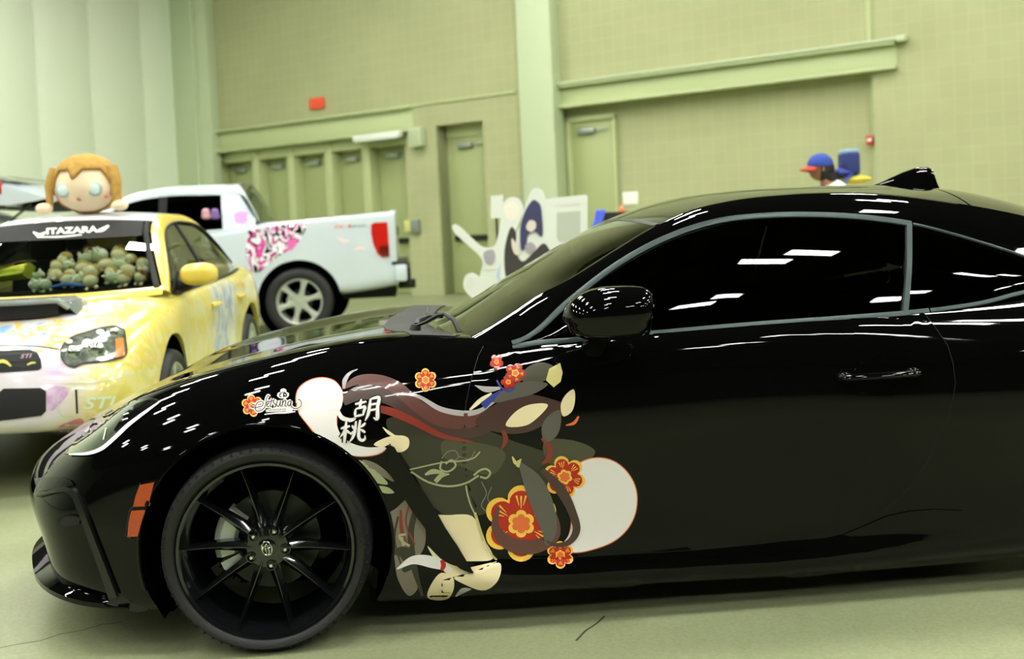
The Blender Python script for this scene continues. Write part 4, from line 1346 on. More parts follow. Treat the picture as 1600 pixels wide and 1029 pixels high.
# each stroke of the two characters, in local units 0..1 (x right, y down)
HU = [([(.02, .20), (.22, .17), (.46, .13)], [.05, .09, .05]), ([(.25, 0.0), (.23, .18), (.22, .40)], [.05, .10, .07]), ([(.06, .42), (.05, .62), (.07, .80)], [.05, .09, .05]), ([(.06, .42), (.26, .38), (.42, .37), (.39, .56), (.37, .74)], [.05, .08, .10, .09, .05]), ([(.07, .76), (.22, .73), (.38, .71)], [.05, .08, .05]),
      ([(.62, .02), (.60, .40), (.56, .74), (.46, 1.0)], [.06, .11, .10, .03]), ([(.62, .04), (.80, 0.0), (.94, 0.0), (.92, .40), (.92, .98), (.78, .88)], [.05, .09, .11, .12, .11, .02]), ([(.62, .30), (.76, .28), (.90, .26)], [.05, .08, .05]), ([(.60, .55), (.76, .53), (.90, .51)], [.05, .08, .05])]
TAO = [([(.02, .32), (.18, .28), (.38, .24)], [.05, .10, .05]), ([(.22, 0.0), (.21, .40), (.20, 1.0)], [.06, .11, .09]), ([(.20, .34), (.12, .56), (.0, .74)], [.08, .08, .02]), ([(.24, .40), (.32, .50), (.40, .58)], [.04, .09, .05]),
       ([(.60, .04), (.58, .50), (.52, .78), (.40, .98)], [.06, .11, .09, .03]), ([(.76, 0.0), (.74, .50), (.78, .86), (.90, .96), (1.0, .90), (.99, .74)], [.07, .11, .11, .10, .08, .02]), ([(.44, .22), (.50, .30), (.54, .40)], [.03, .09, .05]), ([(.40, .62), (.48, .56), (.56, .46)], [.09, .07, .03]), ([(.98, .16), (.90, .26), (.80, .34)], [.05, .09, .04]), ([(.80, .44), (.90, .52), (1.0, .62)], [.04, .09, .06])]
def glyph(G, x0, y0, w, h, slant, rot=-.10):
    out = []
    for pts, wd in G:
        q = []
        for x, y in pts:
            X = (x - .5) * w - (y - .5) * h * slant; Y = (y - .5) * h
            q.append((x0 + w / 2 + X * math.cos(rot) - Y * math.sin(rot), y0 + h / 2 + X * math.sin(rot) + Y * math.cos(rot)))
        out.append((q, [v * w * 1.12 for v in wd]))
    return out
for Gd, x0, y0, w, h in ((HU, 553, 623, 40, 34), (TAO, 531, 657, 40, 33)):
    st_ = glyph(Gd, x0, y0, w, h, .18)
    bk = None
    bk = multi('brush_character_decal', [(q, [v + 4.2 for v in wd]) for q, wd in st_], V_ink, 8, None)
    multi('brush_strokes', st_, V_white, 9, bk)

# script logo beside the small flower
def zq(pts): return [(370 + x / 12.86, 580 + y / 12.86) for x, y in pts]
SCR = [[(668, 520), (640, 500), (604, 560), (592, 640), (560, 740), (480, 800), (404, 800), (385, 720), (430, 640), (500, 615), (540, 640), (520, 700), (440, 725), (370, 742), (310, 720), (330, 682), (372, 684)],
       [(600, 690), (645, 655), (660, 612), (632, 610), (612, 660), (622, 718), (662, 706)], [(722, 550), (694, 640), (684, 716), (712, 716)], [(672, 612), (760, 600)],
       [(772, 560), (742, 640), (782, 664), (786, 716), (742, 722)], [(822, 590), (808, 686), (838, 712), (872, 650), (890, 590), (880, 694), (902, 712)], [(932, 590), (912, 710), (930, 642), (976, 590), (992, 612), (974, 698), (1002, 708)],
       [(1092, 600), (1042, 622), (1030, 688), (1060, 704), (1102, 598), (1092, 690), (1130, 742), (1200, 752), (1282, 712), (1302, 640), (1272, 584), (1228, 574)]]
logo = multi('script_logo_decal', [(zq(p), 5.2) for p in SCR] + [(zq([(590, 800), (800, 775), (1010, 765), (1120, 800)]), [4, 7, 7, 5])], V_white, 9, None)
multi('script_letters', [(zq(p), 1.25) for p in SCR], V_ink, 10, logo)
laid_text('DESIGNS', 432, 640.6, 4.6, V_taupe, 10, 'small_letters', -.05, .02, 0, 1.75, logo)
cr = sticker('badge_backing', zq([(815, 500), (840, 440), (880, 425), (880, 390), (940, 355), (1005, 390), (1000, 425), (1050, 450), (1050, 500), (1000, 548), (930, 556), (860, 545)]), V_white, 9, logo, True, 3)
multi('badge_marks', [(zq([(905, 460), (870, 470), (872, 515), (905, 520)]), 1.6), (zq([(945, 455), (950, 530)]), 2.2), (zq([(950, 455), (1000, 465), (998, 510), (955, 500)]), 2.0), (zq([(880, 440), (990, 432)]), 1.2)], V_ink, 10, logo)
sticker('logo_dot', zq([(1185, 660), (1200, 645), (1218, 660), (1200, 675)]), V_ink, 11, logo, True, 2)
multi('logo_underline', [(zq([(565, 868), (800, 842), (1000, 832), (1180, 810)]), [1, 2, 3, 2])], V_white, 9, logo)
# ------------------------------------------------------------------ generic upper body for the two cars behind
class Cabin:
    def __init__(s, root, cw, T, R, C, B):
        s.root, s.cw, s.T, s.R, s.C, s.B = root, cw, fcurve(T), fcurve(R), fcurve(C), fcurve(B)
    def row(s, ue, uc, n=10):
        r = s.R(ue); zc = float(s.C(uc)[0]); pts = []
        for j in range(n + 1):
            t = j / n
            pts.append((uc + (ue - uc) * (1 - t) ** 2, r[0] + (s.cw - r[0]) * t, zc + (r[1] - zc) * (1 - t) ** 2.2))
        return pts + [(p[0], 2 * s.cw - p[1], p[2]) for p in pts[-2::-1]]
    def panel(s, e0, e1, c0_, c1_, n, name, m):
        mb = MB(); mb.grid([s.row(e0 + (e1 - e0) * i / n, c0_ + (c1_ - c0_) * i / n) for i in range(n + 1)])
        return mb.build(name, m, s.root)
    def mir(s, rows, side):
        rows = np.array(rows, float)
        if side: rows[:, :, 1] = 2 * s.cw - rows[:, :, 1]
        return rows
    def rails(s, u0, u1, name, m, bulge=.012, shift=.035):
        for side in (0, 1):
            rows = []
            for i in range(70):
                u = u0 + (u1 - u0) * i / 69
                T = s.T(u); R = s.R(u - shift); row = []
                for t in np.linspace(0, 1, 8):
                    bl = math.sin(math.pi * t) * bulge
                    row.append((u - shift * t, T[0] + (R[0] - T[0]) * t - bl * .75, T[1] + (R[1] - T[1]) * t + bl * .66))
                rows.append(row)
            mb = MB(); mb.grid(s.mir(rows, side)); mb.build(name, m, s.root)
    def side_glass(s, u0, u1, name, m, n=24, l0=0.0, l1=0.0):
        for side in (0, 1):
            rows = []
            for i in range(n + 1):
                f = i / n; u = u0 + (u1 - u0) * f; ub = u + l0 * (1 - f) + l1 * f
                T = s.T(u); B = s.B(ub); zb = min(B[1], T[1] - .001)
                rows.append([(ub + (u - ub) * t, B[0] + (T[0] - B[0]) * t + .008 - .01 * math.sin(math.pi * t), zb + (T[1] - zb) * t) for t in np.linspace(0, 1, 6)])
            mb = MB(); mb.grid(s.mir(rows, side)); mb.build(name, m, s.root)
    def post(s, ut, ub, hw, name, m):
        for side in (0, 1):
            T = s.T(ut); B = s.B(ub); rows = []
            for t in np.linspace(0, 1, 6):
                u = ub + (ut - ub) * t; w = B[0] + (T[0] - B[0]) * t - .01 * math.sin(math.pi * t); z = B[1] + (T[1] - B[1]) * t
                rows.append([(u - hw, w + .012, z), (u - hw, w + .0, z), (u + hw, w + .0, z), (u + hw, w + .012, z)])
            mb = MB(); mb.grid(s.mir(rows, side)); mb.build(name, m, s.root, sharp=30)
    def edge_trim(s, fn, u0, u1, rad, name, m):
        for side in (0, 1):
            P = [(u, fn(u)[0] - .003, fn(u)[1]) for u in np.linspace(u0, u1, 50)]
            if side: P = [(p[0], 2 * s.cw - p[1], p[2]) for p in P]
            mb = MB(); mb.tube(P, rad, 6); mb.build(name, m, s.root)

def alloy_spoke(width, taper=.7, y=.02):
    def fn(mb, a, rr, hub_r):
        c, s_ = math.cos(a), math.sin(a); P = []
        for t in np.linspace(0, 1, 6):
            r = hub_r * .6 + (rr - .012 - hub_r * .6) * t
            hw = width * (1 - (1 - taper) * math.sin(math.pi * t))
            yy = y - .012 * t
            P.append([(r * c - s_ * e * hw, yy + dy, r * s_ + c * e * hw) for e, dy in ((-1, .05), (-.9, .008), (0, 0), (.9, .008), (1, .05))])
        mb.grid(P)
    return fn

def wrap_sedan():
    m = bpy.data.materials.new('sedan_printed_wrap')
    m.use_nodes = True
    nt = m.node_tree; L = nt.links.new
    b = nt.nodes['Principled BSDF']; b.inputs['Roughness'].default_value = 0.22; b.inputs['Coat Weight'].default_value = 0.6; b.inputs['Coat Roughness'].default_value = 0.03
    tc = nt.nodes.new('ShaderNodeTexCoord'); sp = nt.nodes.new('ShaderNodeSeparateXYZ'); L(tc.outputs['Object'], sp.inputs[0])
    def noise(scale, detail, stretch, dist=0.0, off=(0, 0, 0)):
        mp = nt.nodes.new('ShaderNodeMapping'); mp.inputs['Scale'].default_value = stretch; mp.inputs['Location'].default_value = off
        L(tc.outputs['Object'], mp.inputs[0])
        n = nt.nodes.new('ShaderNodeTexNoise'); n.inputs['Scale'].default_value = scale; n.inputs['Detail'].default_value = detail; n.inputs['Distortion'].default_value = dist
        L(mp.outputs[0], n.inputs['Vector']); return n.outputs['Fac']
    def ramp(src, stops):
        r = nt.nodes.new('ShaderNodeValToRGB'); cr = r.color_ramp
        while len(cr.elements) < len(stops): cr.elements.new(.5)
        for e, (p, c) in zip(cr.elements, stops): e.position = p; e.color = (*lin(c), 1)
        L(src, r.inputs['Fac']); return r.outputs['Color']
    def rng(src, a, b_):
        r = nt.nodes.new('ShaderNodeMapRange'); r.interpolation_type = 'SMOOTHSTEP'; r.inputs[1].default_value = a; r.inputs[2].default_value = b_; L(src, r.inputs[0]); return r.outputs[0]
    def mix(f, c1, c2):
        x = nt.nodes.new('ShaderNodeMix'); x.data_type = 'RGBA'; L(f, x.inputs[0]); L(c1, x.inputs[6]); L(c2, x.inputs[7]); return x.outputs[2]
    def mul(a, b_):
        x = nt.nodes.new('ShaderNodeMath'); x.operation = 'MULTIPLY'; L(a, x.inputs[0]); L(b_, x.inputs[1]); return x.outputs[0]
    side = ramp(noise(4.2, 6, (1.5, 1, 1.0), .7), [(.22, (.58, .64, .78)), (.33, (.80, .80, .70)), (.42, (.86, .82, .46)), (.50, (.80, .76, .40)), (.56, (.86, .76, .28)), (.62, (.84, .80, .54)), (.68, (.85, .74, .34)), (.76, (.82, .56, .38)), (.86, (.84, .84, .74))])
    blue = ramp(noise(6, 4, (2.5, 1, .8), .8, (3, 0, 0)), [(.35, (.90, .87, .62)), (.45, (.84, .86, .86)), (.55, (.50, .57, .74)), (.66, (.80, .82, .84)), (.75, (.85, .60, .45))])
    # blue figure-like streaks only on the rear door
    u = sp.outputs['X']; w = sp.outputs['Y']; z = sp.outputs['Z']
    fb = mul(mul(rng(u, 1.9, 2.2), rng(u, 3.0, 2.7)), rng(z, 1.0, .85))
    side = mix(fb, side, blue)
    hood = ramp(noise(6.5, 5, (1, 1, 1), .9, (1, 2, 0)), [(.30, (.40, .62, .82)), (.38, (.70, .79, .85)), (.44, (.84, .84, .83)), (.52, (.83, .82, .80)), (.58, (.90, .74, .30)), (.64, (.84, .82, .78)), (.72, (.48, .68, .84)), (.80, (.82, .84, .84))])
    bump = ramp(noise(2.2, 3, (1, 1, 1), .4, (0, 0, 4)), [(.30, (.84, .62, .82)), (.42, (.82, .78, .82)), (.55, (.83, .81, .82)), (.66, (.87, .84, .72)), (.74, (.90, .80, .44))])
    front = mix(rng(z, .62, .72), bump, hood)
    out = mix(rng(w, .42, .12), front, side)
    back = rng(u, .75, 1.15)
    out = mix(back, out, side)
    L(out, b.inputs['Base Color'])
    return m

YW = math.radians(90 + 4.6); YCW = 0.87
sed = empty('sedan', (-1.893, 5.003, 0), YW)
sed.matrix_basis = Matrix.Translation((-1.893, 5.003, 0)) @ Matrix.Rotation(YW, 4, 'Z')
tag(sed, 'yellow sedan with white and pink printed wrap, hood scoop and plush toys behind its windscreen', 'car')
M_wrap = wrap_sedan()
M_yellow = ramp_noise_mat('yellow_vinyl', [(.35, (.88, .80, .36)), (.6, (.85, .74, .28)), (.75, (.90, .84, .55))], 4)
M_wroof = ramp_noise_mat('white_roof_vinyl', [(.3, (.80, .83, .87)), (.6, (.86, .86, .87)), (.72, (.88, .78, .83))], 2.5)
M_clear = glass_mat('clear_windscreen', (.66, .74, .68), 1.5)
M_sideg = glass_mat('sedan_side_glass', (.50, .56, .46), 1.5)
W = YCW
SS = [
 [(.15,W,.35),(.03,W,.35),(.0,W,.37),(-.015,W,.41),(-.01,W,.50),(.01,W,.58),(.03,W,.64),(.06,W,.69),(.09,W,.715),(.13,W,.73)],
 [(.15,W,.35),(.045,.45,.35),(.02,.44,.37),(.005,.43,.41),(.01,.43,.50),(.03,.44,.58),(.05,.46,.64),(.08,.49,.69),(.11,.56,.72),(.15,W,.74)],
 [(.30,W,.35),(.20,.13,.34),(.18,.11,.36),(.17,.10,.41),(.17,.10,.50),(.19,.12,.60),(.22,.16,.67),(.25,.22,.72),(.27,.40,.755),(.28,W,.775)],
 [(.50,W,.28),(.50,.05,.27),(.50,.03,.30),(.50,.02,.38),(.50,.015,.52),(.50,.02,.66),(.51,.06,.77),(.52,.14,.82),(.52,.4,.83),(.52,W,.835)],
 [(.90,W,.20),(.90,.03,.20),(.90,.01,.28),(.90,.0,.40),(.90,.0,.56),(.90,.005,.72),(.90,.05,.85),(.90,.16,.90),(.90,.4,.905),(.90,W,.905)],
 [(1.25,W,.20),(1.25,.05,.18),(1.25,.03,.26),(1.25,.025,.38),(1.25,.02,.56),(1.25,.015,.74),(1.25,.045,.88),(1.25,.12,.935),(1.25,.4,.94),(1.25,W,.94)],
 [(1.8,W,.20),(1.8,.07,.17),(1.8,.04,.25),(1.8,.035,.38),(1.8,.025,.56),(1.8,.015,.76),(1.8,.04,.90),(1.8,.09,.945),(1.8,.3,.93),(1.8,W,.92)],
 [(2.6,W,.20),(2.6,.07,.17),(2.6,.04,.25),(2.6,.035,.38),(2.6,.025,.56),(2.6,.012,.77),(2.6,.035,.92),(2.6,.09,.965),(2.6,.3,.93),(2.6,W,.92)],
 [(3.1,W,.20),(3.1,.06,.18),(3.1,.03,.27),(3.1,.02,.40),(3.1,.015,.57),(3.1,.005,.78),(3.1,.035,.93),(3.1,.10,.98),(3.1,.3,.95),(3.1,W,.94)],
 [(3.425,W,.22),(3.425,.03,.22),(3.425,.01,.3),(3.425,.0,.42),(3.425,-.005,.58),(3.425,.0,.78),(3.425,.04,.94),(3.425,.13,1.0),(3.425,.4,1.0),(3.425,W,.99)],
 [(3.95,W,.26),(3.95,.06,.26),(3.95,.04,.33),(3.95,.03,.44),(3.95,.02,.6),(3.95,.03,.8),(3.95,.08,.95),(3.95,.17,1.01),(3.95,.4,1.02),(3.95,W,1.02)],
 [(4.25,W,.28),(4.28,.22,.28),(4.30,.18,.35),(4.31,.16,.46),(4.32,.16,.62),(4.31,.18,.8),(4.29,.22,.95),(4.25,.30,1.0),(4.22,.5,1.01),(4.20,W,1.02)],
 [(4.30,W,.28),(4.38,W,.28),(4.40,W,.35),(4.41,W,.46),(4.42,W,.62),(4.41,W,.8),(4.38,W,.95),(4.34,W,1.0),(4.31,W,1.01),(4.28,W,1.02)],
]
sg = solid_from_grid(body_grid(SS, YCW, 6, 5), YCW)
sbody = sg.build('body', M_wrap, None, merge=1e-4, sharp=60)
boolean_cut(sbody, [cyl(u, .33, .39, a, b) for u in (.90, 3.425) for a, b in ((-.2, .32), (2 * YCW - .32, 2 * YCW + .2))])
sbody.parent = sed
for u in (.90, 3.425):
    for w0, w1 in ((.03, .315), (2 * YCW - .315, 2 * YCW - .03)):
        mb = MB(); mb.lathe([(.386, w0), (.386, w1), (0, w1 if w0 < 1 else w0)], 40, 'y', (u, 0, .33)); mb.build('wheel_well_liner', M_liner, sed)
M_alloy = mat('silver_alloy', (0.74, 0.77, 0.72), 0.3, 0.6)
for u in (.90, 3.425):
    for w, mi in ((.0, False), (2 * YCW, True)):
        make_wheel(sed, u, w, mi, .315, .21, .235, 10, .06, 5, M_tyre, M_alloy, .315, .2, spoke_fn=alloy_spoke(.02), notch=False)
cab = Cabin(sed, YCW,
 [(1.20, .085, .945), (1.35, .12, 1.05), (1.5, .165, 1.155), (1.8, .25, 1.305), (2.1, .29, 1.365), (2.6, .30, 1.385), (3.0, .28, 1.345), (3.3, .23, 1.22), (3.55, .17, 1.06), (3.66, .14, .985)],
 [(1.10, .10, .945), (1.3, .175, 1.07), (1.55, .265, 1.225), (1.8, .335, 1.352), (2.0, .36, 1.415), (2.5, .37, 1.448), (3.0, .36, 1.41), (3.3, .32, 1.28), (3.6, .26, 1.10), (3.78, .22, 1.0)],
 [(1.0, .945), (1.1, .995), (1.4, 1.175), (1.7, 1.340), (1.9, 1.432), (2.1, 1.464), (2.5, 1.478), (3.0, 1.445), (3.3, 1.32), (3.6, 1.14), (3.8, 1.02)],
 [(1.2, .075, .935), (1.8, .075, .945), (2.6, .075, .965), (3.1, .085, .98), (3.6, .12, 1.0)])
cab.panel(1.12, 1.90, .985, 1.84, 16, 'windscreen', M_clear)
cab.panel(1.905, 3.08, 1.845, 3.05, 24, 'roof', M_wroof)
cab.panel(3.09, 3.74, 3.06, 3.74, 12, 'rear_window', M_tint)
rows = [[(p[0], p[1], p[2] - .03) for p in cab.row(e, c)] for e, c in zip(np.linspace(1.93, 3.05, 8), np.linspace(1.87, 3.02, 8))]
mb = MB(); mb.grid(rows); mb.build('headliner', M_matte, sed)
for w in (.30, 2 * YCW - .30):
    mb = MB(); mb.box((3.0, w - .12 if w > 1 else w - .02, .95), (3.5, w + .02 if w > 1 else w + .12, 1.1)); mb.build('rear_shelf_side', M_matte, sed)
mb = MB(); mb.box((2.95, .30, .80), (3.1, 2 * YCW - .30, 1.22)); mb.build('rear_seat', M_seat, sed, bevel=.05)
cab.rails(1.16, 3.72, 'roof_rail', M_yellow, .016)
cab.side_glass(1.27, 2.28, 'front_door_window', M_sideg, 24, 0, -.03)
cab.side_glass(2.33, 3.50, 'rear_door_window', M_sideg, 24, -.03, -.05)
cab.post(2.305, 2.27, .03, 'door_pillar', M_matte)
cab.edge_trim(cab.T, 1.28, 3.56, .010, 'window_seal', M_matte); cab.edge_trim(cab.B, 1.26, 3.56, .010, 'window_seal', M_matte)
# black frame round the windscreen and the cowl
for e0, e1, nm in ((1.905, 1.93, 'windscreen_header'),):
    mb = MB(); mb.grid([[(p[0], p[1], p[2] + .004) for p in cab.row(1.885 + d, 1.825 + d)] for d in (0, .012, .024)]); mb.build(nm, M_matte, sed)
P = [(1.15 + t * .74, *cab.R(1.15 + t * .74)) for t in np.linspace(0, 1, 20)]
for side in (0, 1):
    Q = [(p[0] - .012, (p[1] + .03) if not side else 2 * YCW - p[1] - .03, p[2] + .004) for p in P]
    mb = MB(); mb.tube(Q, .018, 6, flat=.5); mb.build('windscreen_side_seal', M_matte, sed)
mb = MB(); mb.grid([[(p[0] + du, p[1], p[2] + dz) for p in cab.row(1.12, .985)] for du, dz in ((-.03, -.02), (-.01, .006), (.05, .03), (.06, .02))]); mb.build('cowl', M_yellow, sed)
# tinted strip along the top of the windscreen
rows = [[(p[0] - .004, p[1], p[2] + .006) for p in cab.row(e, c)[1:-1]] for e, c in zip(np.linspace(1.67, 1.885, 7), np.linspace(1.60, 1.822, 7))]
mb = MB(); mb.grid(rows); band = mb.build('windscreen_band', M_matte, sed)
# interior: dashboard, seats, wheel
mb = MB(); mb.grid([[(1.12, w, .935), (1.30, w, .965), (1.62, w, .975), (1.72, w, .93), (1.74, w, .80)] for w in np.linspace(.18, 2 * YCW - .18, 9)]); mb.build('dashboard', M_matte, sed)
for w in (.50, 2 * YCW - .50):
    mb = MB(); mm = Matrix.Translation((2.35, w, .80)) @ Matrix.Rotation(math.radians(14), 4, 'Y')
    mb.box((-.06, -.23, 0), (.08, .23, .36), mm); mb.box((-.05, -.12, .37), (.06, .12, .54), mm); mb.build('seat', M_seat, sed, bevel=.04)
mb = MB(); mb.tube([(1.84 + .06 * math.sin(t), .50 + .17 * math.cos(t), .93 + .16 * math.sin(t)) for t in np.linspace(0, 2 * math.pi, 25)], .014, 8, cap=False); mb.build('steering_wheel', M_seat, sed)
mb = MB(); mb.box((1.90, .45, 1.345), (1.93, 1.25, 1.375)); mb.build('sun_visor', mat('visor_pale_green', (.72, .76, .55), .6), sed, bevel=.006)
mb = MB(); mb.box((1.80, YCW - .11, 1.30), (1.83, YCW + .11, 1.36)); mb.build('rear_view_mirror', M_matte, sed, bevel=.01)

SD = Surf(sed, [sbody]); cs = SD.px
def sp_patch(name, poly, m, off=.003, drop=None, par=None, sm=False, step=9):
    o = patch(smooth_poly(poly, 4) if sm else poly, step, cs, off, name, m, sed, drop)
    if par is not None and o is not None: o.parent = par
    return o
def sp_stroke(name, pts, w, m, off=.004, par=None):
    V, F = ribbon2d(pts, w, 5, 2); o = lay(V, F, cs, off, name, m, sed)
    if par is not None and o is not None: o.parent = par
    return o
M_grey = mat('scoop_grey', (0.48, 0.52, 0.50), 0.25, 0.2, 0.6)
gr = sp_patch('grille', [(-232, 575), (-238, 560), (-225, 552), (-100, 548), (0, 548), (46, 547), (58, 551), (64, 562), (65, 574), (60, 578), (0, 582), (-150, 584)], M_matte, .004, .006)
for i, yy in enumerate((557, 566, 574)):
    sp_stroke('grille_bar', [(-225, yy + 6), (-80, yy + 2), (58, yy - 4 + i)], [1, 1.5, 1], M_darksteel, .008, gr)
sp_patch('lower_intake', [(-235, 622), (-225, 612), (-60, 610), (0, 612), (6, 607), (64, 606), (72, 611), (72, 642), (65, 649), (0, 657), (-180, 664), (-235, 655)], M_matte, .004, .006)
M_oliveplush = mat('grille_emblem_yellow', (0.72, 0.70, 0.28), 0.6)
sp_stroke('grille_emblem', [(-20, 572), (-4, 567), (8, 566), (18, 573)], [3, 5, 5, 3], M_oliveplush, .009, gr); sp_stroke('grille_emblem', [(43, 571), (50, 568), (56, 568)], [2, 3, 2], M_oliveplush, .009, gr)
V, F = text_mesh2d('STI', 8, .1, .3, 1.6)
o = lay([(40 + x, 558.5 - y - x * .06) for x, y in V], F, cs, .009, 'grille_badge', mat('badge_pink', (.62, .48, .52), .4), sed); o.parent = gr
V, F = text_mesh2d('STI', 25, .5, .25, 1.45)
lay([(153 + x, 630 - y - x * .05) for x, y in V], F, cs, .003, 'bumper_lettering', mat('lettering_pale_green', (.80, .87, .74), .3), sed)
sp_stroke('fog_cover_line', [(112, 607), (98, 609), (92, 616), (92, 640), (97, 649), (115, 650)], [1.2] * 6, M_seam, .002); sp_patch('fog_cover_slot', [(117, 608), (120.5, 608), (122, 645), (119, 646)], M_matte, .003, None, None, False, 4)
sp_patch('purple_print', [(72, 610), (84, 603), (100, 604), (107, 612), (100, 624), (90, 634), (80, 642), (75, 632), (73, 620)], ramp_noise_mat('print_purple', [(.35, (.84, .76, .83)), (.55, (.74, .58, .74)), (.68, (.86, .82, .84))], 9), .002, None, None, True, 6)
sp_patch('orange_print', [(90, 668), (104, 660), (128, 654), (132, 662), (110, 674), (98, 676)], mat('print_orange_pink', (.80, .48, .55), .3), .002, None, None, True, 6)
sp_stroke('bumper_seam', [(100, 600), (150, 597), (200, 588), (240, 578)], [1] * 4, M_seam, .002)
sp_stroke('hood_seam', [(-200, 542), (0, 540), (60, 541), (92, 546)], [1.6] * 4, M_matte, .002)
# headlight
def headlight_at(poly, dx=0):
    hl = sp_patch('headlight', poly, mat('sedan_headlight_bowl', (.50, .53, .48), .12, .55, noise=.55, nscale=26), .004, .008, None, True, 5)
    return hl
HLP = [(95, 548), (100, 538), (112, 528), (135, 520), (160, 513), (182, 511), (193, 516), (196, 530), (195, 556), (180, 562), (150, 566), (128, 569), (116, 574), (104, 570), (96, 560)]
hl = headlight_at(HLP)
sp_stroke('headlight_edge', HLP + HLP[:1], [2.0] * 16, M_matte, .006, hl)
sp_patch('indicator', [(180, 531), (192, 529), (194, 556), (178, 560), (181, 548)], mat('indicator_orange', (.85, .48, .16), .25, coat=.5), .007, None, hl, False, 4)
for cx, cy, r, nm in ((115, 553, 12, 'lamp_bowl'), (150, 548, 14, 'lamp_bowl'), (178, 521, 8, 'lamp_bowl')):
    l, n = cs(cx, cy); mb = MB(); rr = r * .0034
    mb.ball(tuple(l + n * .004), (rr * .6, rr, rr), 18, 10); o = mb.build(nm, mat(nm, (.72, .76, .70), .08, .85), sed); o.parent = hl
for cx, cy, w, h in ((137, 538, 9, 7), (160, 531, 8, 5), (157, 520, 7, 4), (108, 535, 6, 3.5), (165, 553, 3, 5)):
    sp_patch('lamp_facet', [(cx + w * math.cos(t), cy + h * math.sin(t)) for t in np.linspace(0, 6.28, 9)[:-1]], M_drl, .008, None, hl, False, 4)
for o in [hl] + children(hl):
    me = o.data.copy()
    for v in me.vertices: v.co.y = 2 * YCW - v.co.y
    me.flip_normals()
    c = bpy.data.objects.new(o.name.split('.')[0], me); COL.objects.link(c); c.parent = sed if o is hl else hl2
    if o is hl: hl2 = c
# hood scoop
mb = MB()
rows = []
def hood_z(u, w):
    l, n = SD.ray((u, w, 2), (0, 0, -1)); return l.z
for t in np.linspace(0, 1, 12):
    u = .60 + .62 * t
    hw = .40 - .06 * t; hh = .105 * (1 - t) ** .8 + .004
    row = []
    for e in np.linspace(-1, 1, 17):
        k = min(1, (1 - abs(e)) / .22); k = k * k * (3 - 2 * k)
        w = YCW + e * (hw + .02)
        row.append((u - (.05 if t == 0 else 0) * 0 + .10 * abs(e) ** 3 * (1 - t), w, hood_z(u, w) - .006 + hh * k))
    rows.append(row)
mb.grid(rows); sc = mb.build('hood_scoop', M_grey, sed)
mb = MB(); f = rows[0]
mb.grid([[(p[0] + .012, p[1], hood_z(p[0], p[1]) + .012) for p in f[2:-2]], [(p[0] + .004, p[1], p[2] - .016) for p in f[2:-2]]]); o = mb.build('scoop_opening', M_matte, sed); o.parent = sc
mb = MB(); mb.tube([(p[0] - .004, p[1], p[2]) for p in f[1:-1]], .016, 8); o = mb.build('scoop_lip', M_grey, sed); o.parent = sc
sp_patch('hood_vent', [(128, 480), (150, 468), (200, 464), (205, 470), (175, 484), (140, 490)], mat('vent_white', (.92, .93, .92), .12, coat=.6), .004, .004, None, True, 6)
# door mirror
l0_ = np.array([1.36, -.055, 1.035])
def sm_shape(p):
    g = lambda v, e: math.copysign(abs(v) ** e, v)
    return (g(p[0], .7), g(p[1], .7), g(p[2], .75) * (1 if p[2] > 0 else .85))
for side in (0, 1):
    y = l0_[1] if not side else 2 * YCW - l0_[1]
    mb = MB(); mb.ball((l0_[0], y, l0_[2]), (.075, .115, .075), 24, 14, sm_shape); dm = mb.build('door_mirror', M_yellow, sed)
    yi = .09 if not side else 2 * YCW - .09
    mb = MB(); mb.tube([(1.37, y + (.05 if not side else -.05), 1.0), (1.38, (y + yi) / 2, .98), (1.39, yi, .965)], [.035, .03, .045], 8); o = mb.build('mirror_arm', M_matte, sed); o.parent = dm
    mb = MB(); mb.ball((l0_[0] + .055, y, l0_[2]), (.022, .098, .058), 16, 10, sm_shape); o = mb.build('mirror_glass', M_chrome, sed); o.parent = dm
mb = MB(); mb.prism([(1.24, .95), (1.40, .955), (1.40, 1.07)], .012, (0, .085, 0), (1, 0, 0), (0, 0, 1), (0, 1, 0)); mb.build('mirror_sail', M_matte, sed)
# door seams, handles
def side_cast(u, z):
    return SD.ray((u, -1, z), (0, 1, 0))
def seam(pts, w=.008):
    V, F = ribbon2d(pts, w, 5, 1); return lay(V, F, side_cast, .001, 'door_seam', M_seam, sed)
seam([(1.36, .93), (1.30, .75), (1.29, .5), (1.34, .3)]); seam([(2.28, .95), (2.27, .7), (2.28, .3)]); seam([(3.05, .96), (3.12, .75), (3.02, .5), (2.95, .3)])
for u in (2.1, 3.0):
    l, n = side_cast(u, .80); mb = MB(); mb.tube([(u - .09, l.y - .002, .80), (u - .05, l.y - .03, .805), (u + .05, l.y - .03, .805), (u + .09, l.y - .002, .80)], .014, 8); mb.build('door_handle', M_yellow, sed)
# banner lettering on the windscreen strip
bv = bvh_of([band])
def band_cast(x, y):
    o = SD.inv @ Vector(CC); d = (SD.inv.to_3x3() @ Vector(pray(x, y))).normalized()
    l, n, i, t = bv.ray_cast(o, d)
    if l is None: return None, None
    return l, (n if n.dot(d) < 0 else -n)
V, F = text_mesh2d('ITAZARA', 13, .5, .0, 1.5)
b_l = lay([(112 + x, 360.5 - y - x * .045) for x, y in V], F, band_cast, .003, 'banner_lettering', M_white, sed)
if b_l: b_l.parent = band
for pts, w in (([(52, 363), (62, 368), (72, 363)], [2, 6, 2]), ([(150, 362), (160, 359), (170, 353)], [2, 6, 3]), ([(58, 371), (100, 370), (128, 367)], [1.5, 2, 1.5])):
    V, F = ribbon2d(pts, w, 5, 1); o = lay(V, F, band_cast, .003, 'banner_flourish', M_white, sed)
    if o: o.parent = band

